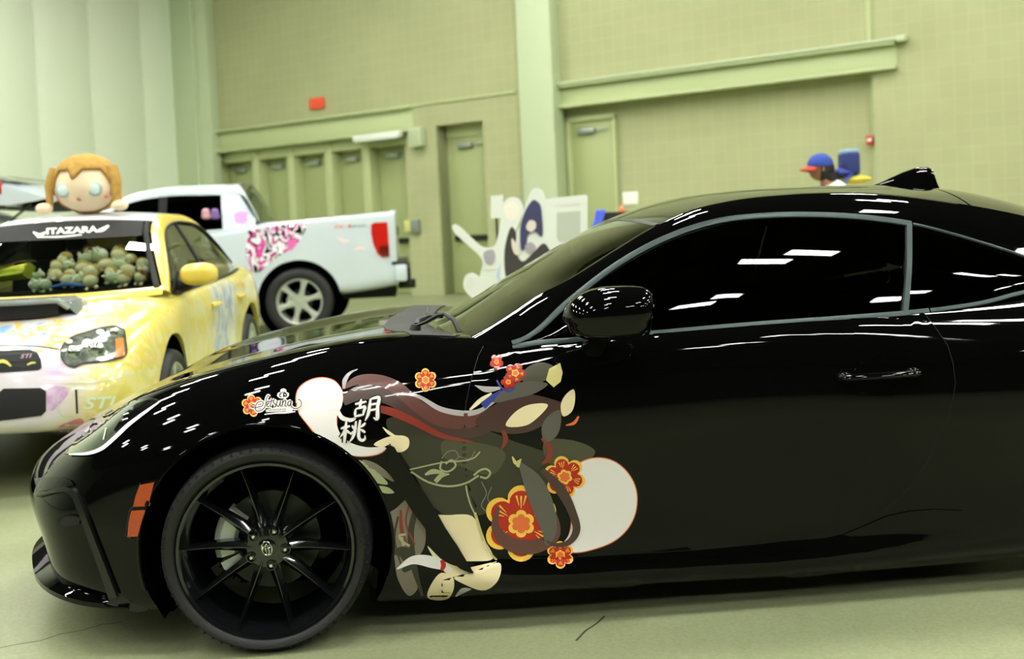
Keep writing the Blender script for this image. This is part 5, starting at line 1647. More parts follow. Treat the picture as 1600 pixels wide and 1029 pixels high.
# ---- plush toys behind the windscreen
M_tan = mat('plush_tan', (.72, .60, .36), .95, bump=.3, bscale=80); M_cream = mat('plush_cream', (.88, .84, .68), .95, bump=.3, bscale=80); M_bluecloth = mat('plush_blue', (.25, .42, .68), .9)
M_greenplush = mat('plush_green_grey', (.66, .69, .53), .95)
def plush_proto(face, hair, kind):
    r = empty('plush_toy', (0, 0, 0))
    mb = MB(); mb.ball((0, 0, .052), (.050, .052, .047), 16, 10); mb.build('plush_head', face, r)
    mb = MB(); mb.ball((.012, 0, .060), (.053, .056, .048), 16, 10, lambda p: (p[0] if p[0] > -.45 + .35 * (p[2] < .2) else -.45 + .35 * (p[2] < .2), p[1], p[2])); mb.build('plush_hair', hair, r)
    for s_ in (-1, 1):
        mb = MB(); mb.ball((-.038, .03 * s_, .010), (.020, .016, .013), 10, 6); mb.build('plush_paw', face, r)
        if kind:
            mb = MB(); mb.ball((.005, .036 * s_, .105), (.012, .014, .022), 10, 6); mb.build('plush_ear', hair, r)
    return r
M_brownplush = mat('plush_brown', (.52, .40, .24), .95, bump=.3, bscale=80)
M_whiteplush = mat('plush_white', (.90, .90, .84), .95, bump=.3, bscale=80)
protos = [(plush_proto(M_cream, M_tan, 0), 'small cream plush toy with tan hair in the heap behind the yellow sedan windscreen'),
          (plush_proto(M_greenplush, M_whiteplush, 1), 'small grey-green plush toy with white ears in the heap behind the yellow sedan windscreen'),
          (plush_proto(M_cream, M_brownplush, 1), 'small cream plush toy with brown ears in the heap behind the yellow sedan windscreen')]
used_p = [False] * 3
spots = []
rp = random.Random(11)
def pile_z(u, w):
    return .978 + max(0, (u - 1.33)) * .50
for u, w0, w1, n in ((1.345, .24, 1.00, 8), (1.435, .26, .98, 7), (1.525, .30, .94, 6), (1.61, .38, .86, 5), (1.69, .48, .78, 3)):
    for i in range(n):
        f = (i + rp.uniform(.3, .7)) / n
        w = w0 + (w1 - w0) * f
        spots.append((u + rp.uniform(-.022, .022), w, pile_z(u, w) + rp.uniform(-.004, .018)))
base = sed.matrix_basis
for i, (u, w, z) in enumerate(spots):
    k3 = rp.choice((0, 0, 0, 1, 1, 2))
    src, lab = protos[k3]
    o = src if not used_p[k3] else copy_tree(src)
    used_p[k3] = True
    o.location = base @ Vector((u, w, z)); o.rotation_euler = (rp.uniform(-.5, .5), rp.uniform(-.4, .3), YW + rp.uniform(-1.0, 1.0))
    k = rp.uniform(.66, 1.0); o.scale = (k, k * rp.uniform(.95, 1.12), k * rp.uniform(.85, 1.05))
    tag(o, lab, 'plush toy', ('cream and tan plush toys', 'grey-green plush toys', 'cream and brown plush toys')[k3] + ' on the sedan dashboard')
def obj_at(name, mb, m, u, w, z, label, cat, **kw):
    o = mb.build(name, m, None, **kw); o.location = base @ Vector((u, w, z)); o.rotation_euler = (0, 0, YW); tag(o, label, cat); return o
mb = MB()
rows = [[(.10 * math.cos(a) * (1 - .25 * t) + .02 * math.sin(5 * a), -.22 + .42 * t, .055 + .05 * math.sin(a) * (1 - .6 * t) + .055 * (1 - t)) for a in np.linspace(0, 2 * math.pi, 18)] for t in np.linspace(0, 1, 14)]
mb.grid(rows); mb.add(rows[0][:-1], [tuple(range(17))]); mb.add(rows[-1][:-1], [tuple(range(17))])
obj_at('folded_sunshade', mb, mat('sunshade_yellow_green', (.72, .74, .22), .6, noise=.3, nscale=14), 1.40, 1.20, 1.0, 'yellow green folded fabric bundle lying on the sedan dashboard left of the plush toys', 'sunshade')
mb = MB(); mb.tube([(0, -.10, .02), (-.01, 0, .035), (0, .10, .02)], [.012, .022, .012], 8, flat=.6)
obj_at('blue_cloth', mb, M_bluecloth, 1.285, .72, .985, 'small blue cloth strip across the front of the tan plush heap', 'cloth')
# ------------------------------------------------------------------ big plush doll on the sedan's roof
M_hairp = mat('doll_hair_plush', (.70, .55, .27), .95, noise=.18, nscale=30, bump=.4, bscale=120)
M_skinp = mat('doll_face_plush', (.94, .86, .72), .95, bump=.25, bscale=150)
M_eyep = mat('doll_eye_pale', (.80, .87, .85), .7); M_eyer = mat('doll_eye_ring', (.62, .72, .70), .7)
M_blush = mat('doll_blush', (.92, .60, .60), .9); M_mouth = mat('doll_mouth', (.66, .42, .36), .9)
doll_c = at_depth(136, 301, 7.02)
zroof = 1.474
doll = empty('plush_doll', (doll_c[0], doll_c[1], zroof), math.radians(3))
tag(doll, 'large brown-haired plush doll lying on the white roof of the yellow sedan', 'plush doll')
mb = MB(); mb.ball((0, 0, .185), (.205, .17, .19), 32, 22, lambda p: (p[0] * (1 + .06 * (p[2] < 0)), p[1], p[2] * (1 if p[2] > 0 else .95))); mb.build('head', M_skinp, doll)
def hair_fn(p):
    x, y, z = p
    if y < -.02 and z < .62:
        # open face: pull the front of the cap up to a fringe line
        k = 1 - min(1, (.62 - z) / .5)
        return (x * 1.0, y * (.25 + .75 * k) if abs(x) < .80 else y, z)
    return (x, y, z)
# cap of hair: upper shell cut along a fringe
rows = []
for i in range(41):
    a = math.pi * 2 * i / 40
    dirx, diry = math.cos(a), math.sin(a)
    front = max(0, -diry)
    low = -1.02 + front ** 1.1 * (1.62 - .55 * abs(math.sin(2.4 * dirx + .5)) ** 1.0 * 0) 
    fr = .0
    if front > .25: low = .45 - .50 * (1 - min(1, abs(dirx + .10) / .16)) * (abs(dirx + .10) < .16) - .9 * max(0, abs(dirx) - .72) / .28
    row = []
    for t in np.linspace(0, 1, 12):
        ph_top, ph_low = 0.0, math.acos(max(-1, min(1, low)))
        ph = ph_top + (ph_low - ph_top) * t
        r_ = math.sin(ph) if low > -1 else math.sin(ph)
        row.append((.228 * math.sin(ph) * dirx * (1.0), .195 * math.sin(ph) * diry + .006, .195 + .208 * math.cos(ph)))
    rows.append(row)
mb = MB(); mb.grid(rows); hr = mb.build('hair', M_hairp, doll)
md = hr.modifiers.new('thick', 'SOLIDIFY'); md.thickness = .018; md.offset = -1
for s_ in (-1, 1):
    mb = MB(); mb.tube(spline([(.190 * s_, -.05, .30), (.222 * s_, -.07, .20), (.222 * s_, -.075, .10), (.235 * s_, -.06, .02)], 5), np.linspace(.045, .03, 16), 12, flat=.7); mb.build('hair_lock', M_hairp, doll)
    mb = MB(); mb.ball((.25 * s_, -.11, .035), (.055, .05, .036), 18, 12); mb.build('hand', M_skinp, doll)
    ex, ez = .105 * s_, .150
    yy = -.17 * math.sqrt(max(.1, 1 - (ex / .205) ** 2 - ((ez - .185) / .19) ** 2))
    for rr, m_, dy, nm in ((.046, M_eyer, -.004, 'eye_ring'), (.038, M_eyep, -.007, 'eye')):
        mb = MB(); mb.ball((ex, yy + .002 + dy, ez), (rr * 1.08, .016, rr * 1.08), 20, 10); o = mb.build(nm, m_, doll); o.rotation_euler = (0, 0, 0)
    bx, bz = .155 * s_, .105
    yb = -.17 * math.sqrt(max(.1, 1 - (bx / .205) ** 2 - ((bz - .185) / .19) ** 2))
    mb = MB(); mb.ball((bx, yb - .002, bz), (.022, .010, .018), 14, 8); mb.build('blush', M_blush, doll)
mb = MB(); mb.ball((0, -.155, .085), (.016, .012, .012), 14, 8); mb.build('mouth', M_mouth, doll)
mb = MB(); mb.tube([(0, .06, .08), (0, .22, .085), (0, .38, .07)], [.13, .12, .07], 16, flat=.6); mb.build('body', mat('doll_clothes', (.75, .74, .66), .95), doll)

# ------------------------------------------------------------------ white pickup
TR = math.radians(5.5); TCW = 1.0
tp = at_depth(468, 477, 12.8)
trk = empty('pickup_truck', (tp[0], 12.8, 0), TR)
trk.matrix_basis = Matrix.Translation((tp[0], 12.8, 0)) @ Matrix.Rotation(TR, 4, 'Z')
tag(trk, 'white pickup truck with pink and black graphics parked behind the yellow sedan', 'truck')
M_wpaint = mat('truck_white_paint', (.75, .795, .81), .18, 0, .6)
W = TCW
def ts(u, bot, top, ins=0.0, hood=0.0, du=0.0):
    t = top
    return [(u, W, bot + .04), (u, .06 + ins, bot), (u, .03 + ins, bot + .06), (u, .015 + ins, bot + .22), (u, .0 + ins, (bot + t) / 2), (u, .005 + ins, t - .26), (u, .012 + ins, t - .10), (u, .028 + ins, t - .022), (u, .07 + ins, t), (u, W, t + hood)]
TS = [
 [(-4.62, W, z) for z in (.52, .50, .56, .68, .82, .95, 1.02, 1.06, 1.08, 1.10)],
 [(-4.60, W, .52)] + [(-4.56, .45, z) for z in (.50, .56, .68, .82, .95, 1.02, 1.06, 1.09)] + [(-4.55, W, 1.11)],
 ts(-4.35, .50, 1.10, .10, .04), ts(-3.9, .50, 1.16, .02, .05), ts(-3.0, .52, 1.22, .0, .05), ts(-2.7, .52, 1.26, .0, .02), ts(-1.6, .52, 1.30), ts(-.55, .50, 1.39), ts(-.40, .50, 1.42), ts(0, .50, 1.445, -.012), ts(.6, .53, 1.475), ts(1.12, .59, 1.505, .0), ts(1.225, .61, 1.51, .012),
 [(1.238, W, .72)] + [(1.24, .10, z) for z in (.62, .70, .88, 1.05, 1.2, 1.38, 1.475)] + [(1.24, .12, 1.50), (1.24, W, 1.505)],
 [(1.242, W, z) for z in (.66, .62, .70, .88, 1.05, 1.2, 1.38, 1.475, 1.50, 1.505)],
]
tg = solid_from_grid(body_grid(TS, TCW, 5, 4), TCW)
tbody = tg.build('body', M_wpaint, None, merge=1e-4, sharp=50)
mb = MB(); mb.box((-.30, .10, .95), (1.17, 2 * TCW - .10, 1.7)); bedcut = mb.build('cutter', M_liner, None, smooth=False)
AR = .52
boolean_cut(tbody, [cyl(u, .43, AR, a, b) for u in (0, -3.68) for a, b in ((-.2, .40), (2 * TCW - .40, 2 * TCW + .2))] + [bedcut])
tbody.parent = trk
for u in (0, -3.68):
    for w0, w1 in ((.02, .395), (2 * TCW - .395, 2 * TCW - .02)):
        mb = MB(); mb.lathe([(AR - .005, w0), (AR - .005, w1), (0, w1 if w0 < 1 else w0)], 40, 'y', (u, 0, .43)); mb.build('wheel_well_liner', M_liner, trk)
    for w, mi in ((.02, False), (2 * TCW - .02, True)):
        make_wheel(trk, u, w, mi, .425, .28, .285, 6, .085, 6, M_tyre, M_alloy, .425, .26, .07, alloy_spoke(.052, .55, .022), notch=False)
tc_ = Cabin(trk, TCW,
 [(-2.75, .10, 1.345), (-2.4, .17, 1.575), (-2.05, .215, 1.755), (-1.7, .225, 1.815), (-1.2, .225, 1.820), (-.80, .22, 1.795), (-.62, .21, 1.755), (-.50, .18, 1.505)],
 [(-2.85, .14, 1.365), (-2.5, .22, 1.615), (-2.1, .29, 1.845), (-1.8, .30, 1.910), (-1.2, .305, 1.940), (-.85, .30, 1.930), (-.68, .28, 1.900), (-.58, .24, 1.715), (-.45, .17, 1.425)],
 [(-3.05, 1.325), (-2.9, 1.405), (-2.5, 1.675), (-2.1, 1.905), (-1.8, 1.960), (-1.2, 1.980), (-.85, 1.970), (-.68, 1.945), (-.60, 1.755), (-.45, 1.405)],
 [(-2.75, .07, 1.315), (-1.6, .07, 1.340), (-.9, .075, 1.360), (-.5, .08, 1.385)])
tc_.panel(-2.82, -2.02, -2.98, -2.08, 10, 'windscreen', M_tint)
tc_.panel(-2.02, -.70, -2.08, -.72, 16, 'roof', M_wpaint)
tc_.panel(-.69, -.46, -.71, -.47, 8, 'rear_window', glass_mat('truck_rear_glass', (.5, .55, .45), 1.5))
tc_.rails(-2.78, -.46, 'roof_rail', M_wpaint, .02, .0)
tc_.side_glass(-2.55, -1.68, 'front_door_window', M_tint, 14, -.1, 0)
tc_.side_glass(-1.60, -.93, 'rear_door_window', M_tint, 14, 0, .04)
tc_.post(-1.64, -1.64, .05, 'door_pillar', M_matte)
# rear quarter panel of the cab, with printed patches
for side in (0, 1):
    rows = []
    for f in np.linspace(0, 1, 8):
        ut = -.93 + .42 * f; ub = -.90 + .40 * f
        T = tc_.T(min(ut, -.60)); B = tc_.B(ub); zt = T[1] - max(0, f - .55) * .5
        rows.append([(ub + (ut - ub) * t, B[0] + (T[0] - B[0]) * t - .012 * math.sin(math.pi * t), B[1] + (zt - B[1]) * t) for t in np.linspace(0, 1, 6)])
    mb = MB(); mb.grid(tc_.mir(rows, side)); q_ = mb.build('cab_corner_panel', M_wpaint, trk)
    if side == 0: corner = q_
tc_.edge_trim(tc_.B, -2.6, -.55, .02, 'belt_moulding', M_wpaint)
TD = Surf(trk, [tbody, corner]); ct = TD.px
def tp_patch(name, poly, m, off=.004, drop=None, par=None, sm=False, step=7):
    o = patch(smooth_poly(poly, 4) if sm else poly, step, ct, off, name, m, trk, drop)
    if par is not None and o is not None: o.parent = par
    return o
M_pgraph = ramp_noise_mat('truck_pink_black_print', [(0, (.05, .05, .06)), (.40, (.88, .90, .92)), (.47, (.80, .30, .58)), (.53, (.10, .09, .11)), (.58, (.92, .92, .93)), (.64, (.74, .62, .82)), (.70, (.82, .28, .52)), (.76, (.08, .08, .09))], 5.5, 2, (1.3, 1, .9), .2, .5, True, .6)
gp = tp_patch('graphic_panel', [(385, 372), (388, 360), (440, 352), (470, 346), (481, 342), (478, 358), (468, 376), (452, 390), (432, 402), (416, 416), (404, 426), (392, 424), (384, 400)], M_pgraph, .003, None, None, False, 6)
tp_patch('graphic_panel', [(366, 334), (374, 330), (388, 331), (386, 346), (378, 352), (368, 348)], mat('print_orchid', (.80, .55, .78), .3), .003, None, None, False, 5)
tp_patch('graphic_accent', [(450, 374), (466, 372), (462, 384), (455, 392), (448, 384)], mat('print_magenta', (.84, .40, .66), .3), .004, None, gp, False, 4)
# tail lamp
M_tail = mat('tail_lamp_red', (.72, .11, .07), .15, 0, .6); M_taild = mat('tail_lamp_dark_red', (.36, .10, .07), .15, 0, .6)
tl = tp_patch('tail_lamp', [(580, 351), (584, 348), (605, 347), (607, 372), (609, 401), (597, 402), (590, 396), (583, 380), (580, 364)], M_tail, .012, .014, None, False, 5)
tp_patch('tail_lamp_lower', [(593, 384), (606.5, 383), (608, 400), (598, 401), (593, 395)], M_taild, .014, None, tl, False, 4)
# decal letters on the bedside
V, F = text_mesh2d('FX', 9, .1, .0, 1.4); lay([(530 + x, 354.5 - y - x * .08) for x, y in V], F, ct, .004, 'bedside_lettering', mat('decal_orange', (.86, .50, .32), .4), trk)
V, F = text_mesh2d('4', 9, .15, .0, 1.4); lay([(546 + x, 353.5 - y - x * .08) for x, y in V], F, ct, .004, 'bedside_lettering', mat('decal_red', (.80, .32, .26), .4), trk)
V, F = text_mesh2d('OFF ROAD', 4.6, .1, .0, 1.0); lay([(560 + x, 353 - y - x * .08) for x, y in V], F, ct, .004, 'bedside_lettering', mat('decal_green_grey', (.36, .44, .38), .4), trk)
for pts in ([(528, 372), (538, 376), (546, 376)], [(553, 390), (562, 387), (570, 389)]):
    V, F = ribbon2d(pts, [2, 5, 2], 4, 1); lay(V, F, ct, .003, 'faint_pink_print', mat('print_faint_pink', (.90, .78, .76), .4), trk)
# rear bumper, hitch, tailgate latch
mb = MB(); mb.box((1.20, -.01, .62), (1.36, 2 * TCW + .01, .84)); mb.build('rear_bumper', M_wpaint, trk, bevel=.03)
mb = MB(); mb.box((1.17, -.005, .83), (1.37, 2 * TCW + .005, .875)); mb.build('bumper_step_pad', M_blackpl, trk, bevel=.012)
mb = MB(); mb.box((1.355, .05, .58), (1.40, 2 * TCW - .05, .80)); mb.build('bumper_face', M_blackpl, trk, bevel=.012)
mb = MB(); mb.box((1.22, .9, .48), (1.46, 1.1, .60)); mb.build('tow_hitch', M_darksteel, trk, bevel=.01)
mb = MB(); mb.box((1.238, .78, 1.2), (1.262, 1.22, 1.32)); mb.build('tailgate_handle', M_blackpl, trk, bevel=.01)
mb = MB(); mb.box((-4.4, .5, .40), (1.2, .62, .55)); mb.build('frame_rail', M_matte, trk)
mb = MB(); mb.box((-4.4, 2 * TCW - .62, .40), (1.2, 2 * TCW - .5, .55)); mb.build('frame_rail', M_matte, trk)
mb = MB(); mb.tube([(0, .3, .42), (0, 2 * TCW - .3, .42)], .06, 10); mb.build('rear_axle', M_matte, trk)
for xx, m_, nm, lab in ((322, mat('plush_pink', (.86, .66, .70), .9), 'pink_plush', 'pale pink plush head showing in the pickup rear window sill'), (336, mat('plush_purple', (.55, .42, .68), .9), 'purple_plush', 'purple plush head beside the pink one in the pickup window')):
    p = at_depth(xx, 337, 12.76)
    r = empty(nm, (p[0], p[1], p[2] - .03), TR)
    mb = MB(); mb.ball((0, 0, .05), (.05, .03, .06), 14, 10); mb.build('plush_head', m_, r)
    mb = MB(); mb.ball((0, .01, .02), (.06, .03, .03), 14, 8); mb.build('plush_body', m_, r)
    mb = MB(); mb.ball((0, -.01, .085), (.045, .028, .035), 14, 8); mb.build('plush_hair', m_, r)
    tag(r, lab, 'plush toy')

# ------------------------------------------------------------------ white hatchback with its tailgate up, mostly past the left edge
hp = at_depth(76, 306, 9.6)
suv = empty('hatchback', (hp[0], 9.6, 0), math.radians(2))
tag(suv, 'white hatchback at the left edge with its tailgate raised', 'car')
hx = -1.05                                     # hinge, in the car's own frame
W = .88
def hs(u, bot, top, ins):
    return [(u, W, bot + .03), (u, .08 + ins, bot), (u, .04 + ins, bot + .08), (u, .02 + ins, bot + .25), (u, .0 + ins, bot + .45), (u, .01 + ins, .85), (u, .04 + ins, .98), (u, .16 + ins, top - .14), (u, .30 + ins, top - .02), (u, W, top)]
HS = [[(-4.4, W, z) for z in (.28, .25, .33, .5, .62, .70, .76, .80, .83, .85)], [(-4.36, W, .28)] + [(-4.3, .4, z) for z in (.25, .33, .5, .62, .72, .78, .82, .85)] + [(-4.25, W, .88)],
      hs(-4.0, .22, 1.02, .06), hs(-3.2, .22, 1.12, .0), hs(-2.7, .22, 1.50, .0), hs(-2.2, .22, 1.66, .0), hs(-1.6, .22, 1.69, .0), hs(-1.1, .24, 1.66, .01), hs(-.95, .26, 1.60, .02),
      [(-.93, W, .4)] + [(-.92, .2, z) for z in (.3, .36, .5, .7, .9, 1.1, 1.35, 1.5)] + [(-.92, W, 1.56)], [(-.90, W, z) for z in (.4, .3, .36, .5, .7, .9, 1.1, 1.35, 1.5, 1.56)]]
hb = solid_from_grid(body_grid(HS, W, 5, 4), W).build('body', M_wpaint, None, merge=1e-4, sharp=50)
boolean_cut(hb, [cyl(u, .33, .36, a, b) for u in (-1.65, -3.75) for a, b in ((-.2, .3), (2 * W - .3, 2 * W + .2))])
hb.parent = suv
for u in (-1.65, -3.75):
    for w, mi in ((.0, False), (2 * W, True)):
        make_wheel(suv, u, w, mi, .33, .21, .24, 8, .06, 5, M_tyre, M_alloy, .33, .1, spoke_fn=alloy_spoke(.024), notch=False)
# the raised gate: a curved shell pointing back to the right
zt = hp[2]
rows = []
prof = [(hx - .02, zt + .16), (-.72, zt + .20), (-.45, zt + .17), (-.20, zt + .08), (-.02, zt + .02), (.0, zt - .01)]
low = [(hx - .02, zt + .06), (-.72, zt + .01), (-.45, zt - .06), (-.20, zt - .04), (-.04, zt - .015), (.0, zt - .01)]
top_ = spline(prof, 5); lw = spline(low, 5)
for w in np.linspace(.10, 2 * W - .10, 9):
    e = (abs(w - W) / (W - .1)) ** 4
    rows.append([(p[0], w, p[1] - .05 * e) for p in top_] + [(p[0], w, p[1]) for p in lw[::-1]])
mb = MB(); mb.grid(rows)
mb.add(rows[0], [tuple(range(len(rows[0])))]); mb.add(rows[-1], [tuple(range(len(rows[-1])))])
gate = mb.build('tailgate', M_wpaint, suv, sharp=40)
mb = MB(); mb.grid([[(x, w, z) for x, z in zip((-1.02, -.85, -.65, -.48, -.36), (zt + .175, zt + .23, zt + .245, zt + .225, zt + .18))] for w in np.linspace(.2, 2 * W - .2, 7)]); o = mb.build('gate_window', M_tint, suv); o.parent = gate
mb = MB(); mb.grid([[(x, w, z) for x, z in zip((-.9, -.6, -.3, -.05), (zt - .025, zt - .075, zt - .075, zt - .035))] for w in np.linspace(.16, 2 * W - .16, 7)]); mb.grid([[(x, w, z) for x, z in zip((-.9, -.6, -.3, -.05), (zt - .05, zt - .10, zt - .10, zt - .06))] for w in np.linspace(.16, 2 * W - .16, 7)]); o = mb.build('gate_liner', M_matte, suv); o.parent = gate
mb = MB(); mb.box((-.75, .08, zt + .03), (-.47, .16, zt + .16), Matrix.Translation((0, 0, 0))); o = mb.build('tail_lamp', M_tail, suv, bevel=.03); o.parent = gate
for w in (.14, 2 * W - .14):
    mb = MB(); mb.tube([(-.22, w, zt - .06), (-.55, w, zt - .30), (-.92, w, 1.30)], .012, 8); o = mb.build('gas_strut', M_darksteel, suv); o.parent = gate

# ------------------------------------------------------------------ cut-out display boards behind the coupe's windscreen
def board(name, px_poly, depth, thick, m_face, parent, sm=True, m=5):
    p = smooth_poly(px_poly, m) if sm else px_poly
    P = [at_depth(x, y, depth) for x, y in p]
    c = P[0]
    poly = [(q[0], q[2]) for q in P]
    mb = MB(); mb.prism(poly, thick, (0, 0, 0), (1, 0, 0), (0, 0, 1), (0, 1, 0))
    o = mb.build(name, m_face, None, smooth=False)
    me = o.data
    for v in me.vertices: v.co.y += depth
    if parent:
        o.parent = parent; o.matrix_parent_inverse = parent.matrix_basis.inverted()
    return o
M_board = mat('board_white', (.82, .84, .80), .5)
def art(name, poly, depth, m, parent, sm=True):
    return board(name, poly, depth - .004, .003, m, parent, sm)
DB = 8.6
A_dk = mat('board_charcoal', (.22, .21, .19), .5); A_nv = mat('board_navy', (.22, .22, .36), .5); A_pl = mat('board_pale', (.84, .80, .74), .5); A_gr = mat('board_grey', (.62, .60, .62), .5); A_bl = mat('board_pale_blue', (.66, .74, .82), .5); A_ms = mat('board_mist', (.82, .82, .78), .5); A_gn = mat('board_green_grey', (.68, .71, .64), .6)
def standee(name, z0px, depth, label, cat):
    p = at_depth(*z0px, depth)
    r = empty(name, (p[0], depth, 0)); r.matrix_basis = Matrix.Translation((p[0], depth, 0)); tag(r, label, cat)
    return r
# sign panel at the right
r = standee('display_board', (880, 400), DB + .72, 'white rectangular display board with grey print standing behind the coupe windscreen', 'sign')
board('board_panel', [(846, 311), (914, 304), (918, 306), (918, 620), (846, 620)], DB + .72, .02, M_board, r, False)
art('faded_heading', [(868, 318), (905, 315), (905, 319), (868, 322)], DB + .72, A_ms, r, False)
art('print_block', [(870, 332), (907, 329), (907, 376), (870, 378)], DB + .72, A_gn, r, False)
p0 = at_depth(880, 600, DB + .72)
mb = MB(); mb.box((-.25, -.12, 0), (.25, .25, .03)); mb.build('board_foot', M_board, r, bevel=.008)
# tall cut-out with dark shapes
r = standee('cutout_board', (815, 400), DB, 'white-edged cut-out display board with charcoal and navy leaf shapes, tallest of the boards', 'display board')
board('board_panel', [(790, 600), (786, 470), (782, 420), (796, 385), (812, 352), (818, 330), (826, 306), (834, 294), (846, 296), (852, 308), (852, 330), (858, 352), (872, 375), (892, 420), (890, 520), (880, 600)], DB, .015, M_board, r)
art('dark_shape', [(793, 440), (788, 410), (790, 380), (800, 354), (806, 362), (806, 392), (816, 408), (832, 396), (850, 380), (862, 396), (872, 420), (868, 470), (830, 480)], DB, A_dk, r)
art('navy_shape', [(816, 392), (813, 356), (818, 336), (826, 320), (834, 312), (843, 318), (847, 340), (846, 370), (836, 362), (826, 366), (822, 384)], DB - .004, A_nv, r)
art('pale_shape', [(822, 356), (828, 344), (836, 346), (837, 356), (829, 362)], DB - .008, A_pl, r)
art('pale_shape', [(800, 372), (806, 380), (812, 396), (806, 398), (800, 386)], DB - .008, A_pl, r)
art('pale_shape', [(820, 384), (830, 378), (838, 388), (830, 396)], DB - .008, A_gr, r)
mb = MB(); mb.box((-.22, -.1, 0), (.22, .22, .03)); mb.build('board_foot', M_board, r, bevel=.008)
# pale cut-out at the left
r = standee('cutout_board', (760, 400), DB + .62, 'pale white cut-out display board with a long slanting arm, left of the dark one', 'display board')
board('board_panel', [(708, 360), (706, 354), (710, 350), (716, 352), (738, 372), (756, 386), (772, 384), (778, 368), (782, 344), (784, 322), (796, 308), (810, 310), (818, 326), (812, 346), (806, 360), (800, 400), (800, 470), (806, 600), (752, 600), (748, 470), (750, 430), (754, 408), (746, 396), (730, 382)], DB + .62, .015, M_board, r)
art('grey_shape', [(756, 394), (770, 390), (774, 402), (768, 414), (760, 412)], DB + .62, A_gr, r)
art('pale_shape', [(788, 322), (800, 314), (810, 320), (810, 336), (800, 344), (790, 338)], DB + .62, mat('board_cream', (.88, .86, .80), .5), r)
art('blue_shape', [(776, 430), (788, 408), (796, 412), (794, 432), (784, 446)], DB + .62, A_bl, r)
art('grey_lines', [(756, 420), (776, 418), (776, 421), (756, 423)], DB + .62, A_ms, r, False)
mb = MB(); mb.box((-.22, -.1, 0), (.22, .22, .03)); mb.build('board_foot', M_board, r, bevel=.008)
r = standee('cutout_board', (745, 445), DB - .35, 'small white rounded cut-out board leaning low in front of the pale one', 'display board')
board('board_panel', [(724, 446), (728, 430), (738, 426), (750, 432), (762, 434), (772, 440), (768, 456), (770, 560), (740, 600), (742, 470), (730, 458)], DB - .35, .015, M_board, r)
art('grey_shape', [(730, 444), (734, 434), (740, 436), (740, 446), (734, 450)], DB - .35, A_ms, r)
mb = MB(); mb.box((-.15, -.1, 0), (.15, .2, .03)); mb.build('board_foot', M_board, r, bevel=.008)
r = standee('small_poster', (772, 330), DB + 1.3, 'small white square poster on a thin black stand behind the pale cut-out board', 'sign')
board('poster_panel', [(767, 306), (786, 304), (786, 340), (767, 341)], DB + 1.3, .01, M_board, r, False)
mb = MB(); mb.tube([(0.02, .02, .02), (0.02, .02, 1.42)], .012, 8); mb.build('stand_pole', M_darksteel, r)
mb = MB(); mb.lathe([(0, .0), (.16, .0), (.16, .02), (0, .03)], 24, 'z', (0.02, .02, 0)); mb.build('stand_base', M_darksteel, r)

# ------------------------------------------------------------------ black case with blue cloth and orange cone
pc_ = at_depth(958, 345, 12.0)
r = empty('equipment_case', (pc_[0], 12.0, 0)); r.matrix_basis = Matrix.Translation((pc_[0], 12.0, 0))
zt2 = at_depth(958, 331, 12.0)[2]
mb = MB(); mb.box((-.16, 0, .06), (.42, .5, zt2)); mb.build('case_body', M_matte, r, bevel=.02)
for x, y in ((-.1, .08), (.36, .08), (-.1, .42), (.36, .42)):
    mb = MB(); mb.tube([(x, y - .015, .03), (x, y + .015, .03)], .03, 12); mb.build('caster', M_blackpl, r)
tag(r, 'black equipment case standing by the far wall right of the white display board', 'case')
pb = at_depth(930, 350, 11.9)
rows = []
for i in range(10):
    t = i / 9
    rows.append([(pb[0] + .07 + (x - .5) * (.10 + .05 * t) - .10 * t + .012 * math.sin(9 * x + 4 * t), 11.93 - .05 * t + .012 * math.sin(12 * x), zt2 + .03 - .34 * t) for x in np.linspace(0, 1, 9)])
mb = MB(); mb.grid(rows)
o = mb.build('blue_cloth', mat('cloth_blue', (.30, .38, .82), .8), None); tag(o, 'bright blue cloth hanging over the left side of the black case', 'cloth')
md = o.modifiers.new('thick', 'SOLIDIFY'); md.thickness = .012
pcn = at_depth(972, 330, 12.2)
r = empty('traffic_cone', (pcn[0], 12.25, zt2)); r.matrix_basis = Matrix.Translation((pcn[0], 12.25, zt2))
M_cone = mat('cone_orange', (.88, .42, .22), .5)
mb = MB(); mb.lathe([(.0, .10), (.009, .10), (.032, .012), (.0, .012)], 20, 'z'); mb.build('cone_body', M_cone, r)
mb = MB(); mb.box((-.042, -.042, 0), (.042, .042, .014)); mb.build('cone_base', M_cone, r, bevel=.004)
mb = MB(); mb.lathe([(.0185, .066), (.0255, .038)], 20, 'z', (0, 0, .003)); mb.build('cone_band', mat('cone_band', (.93, .70, .55), .4), r)
tag(r, 'small orange cone standing on top of the black case', 'cone')

# ------------------------------------------------------------------ person in a blue cap walking past behind the coupe
pp = at_depth(1297, 262, 9.3)
ground = np.array([pp[0], 9.3])
per = empty('person', (pp[0], 9.3, 0), math.radians(180)); per.matrix_basis = Matrix.Translation((pp[0], 9.3, 0)) @ Matrix.Rotation(math.radians(180), 4, 'Z')
tag(per, 'person in a blue cap with red brim and white shirt walking left behind the coupe', 'person')
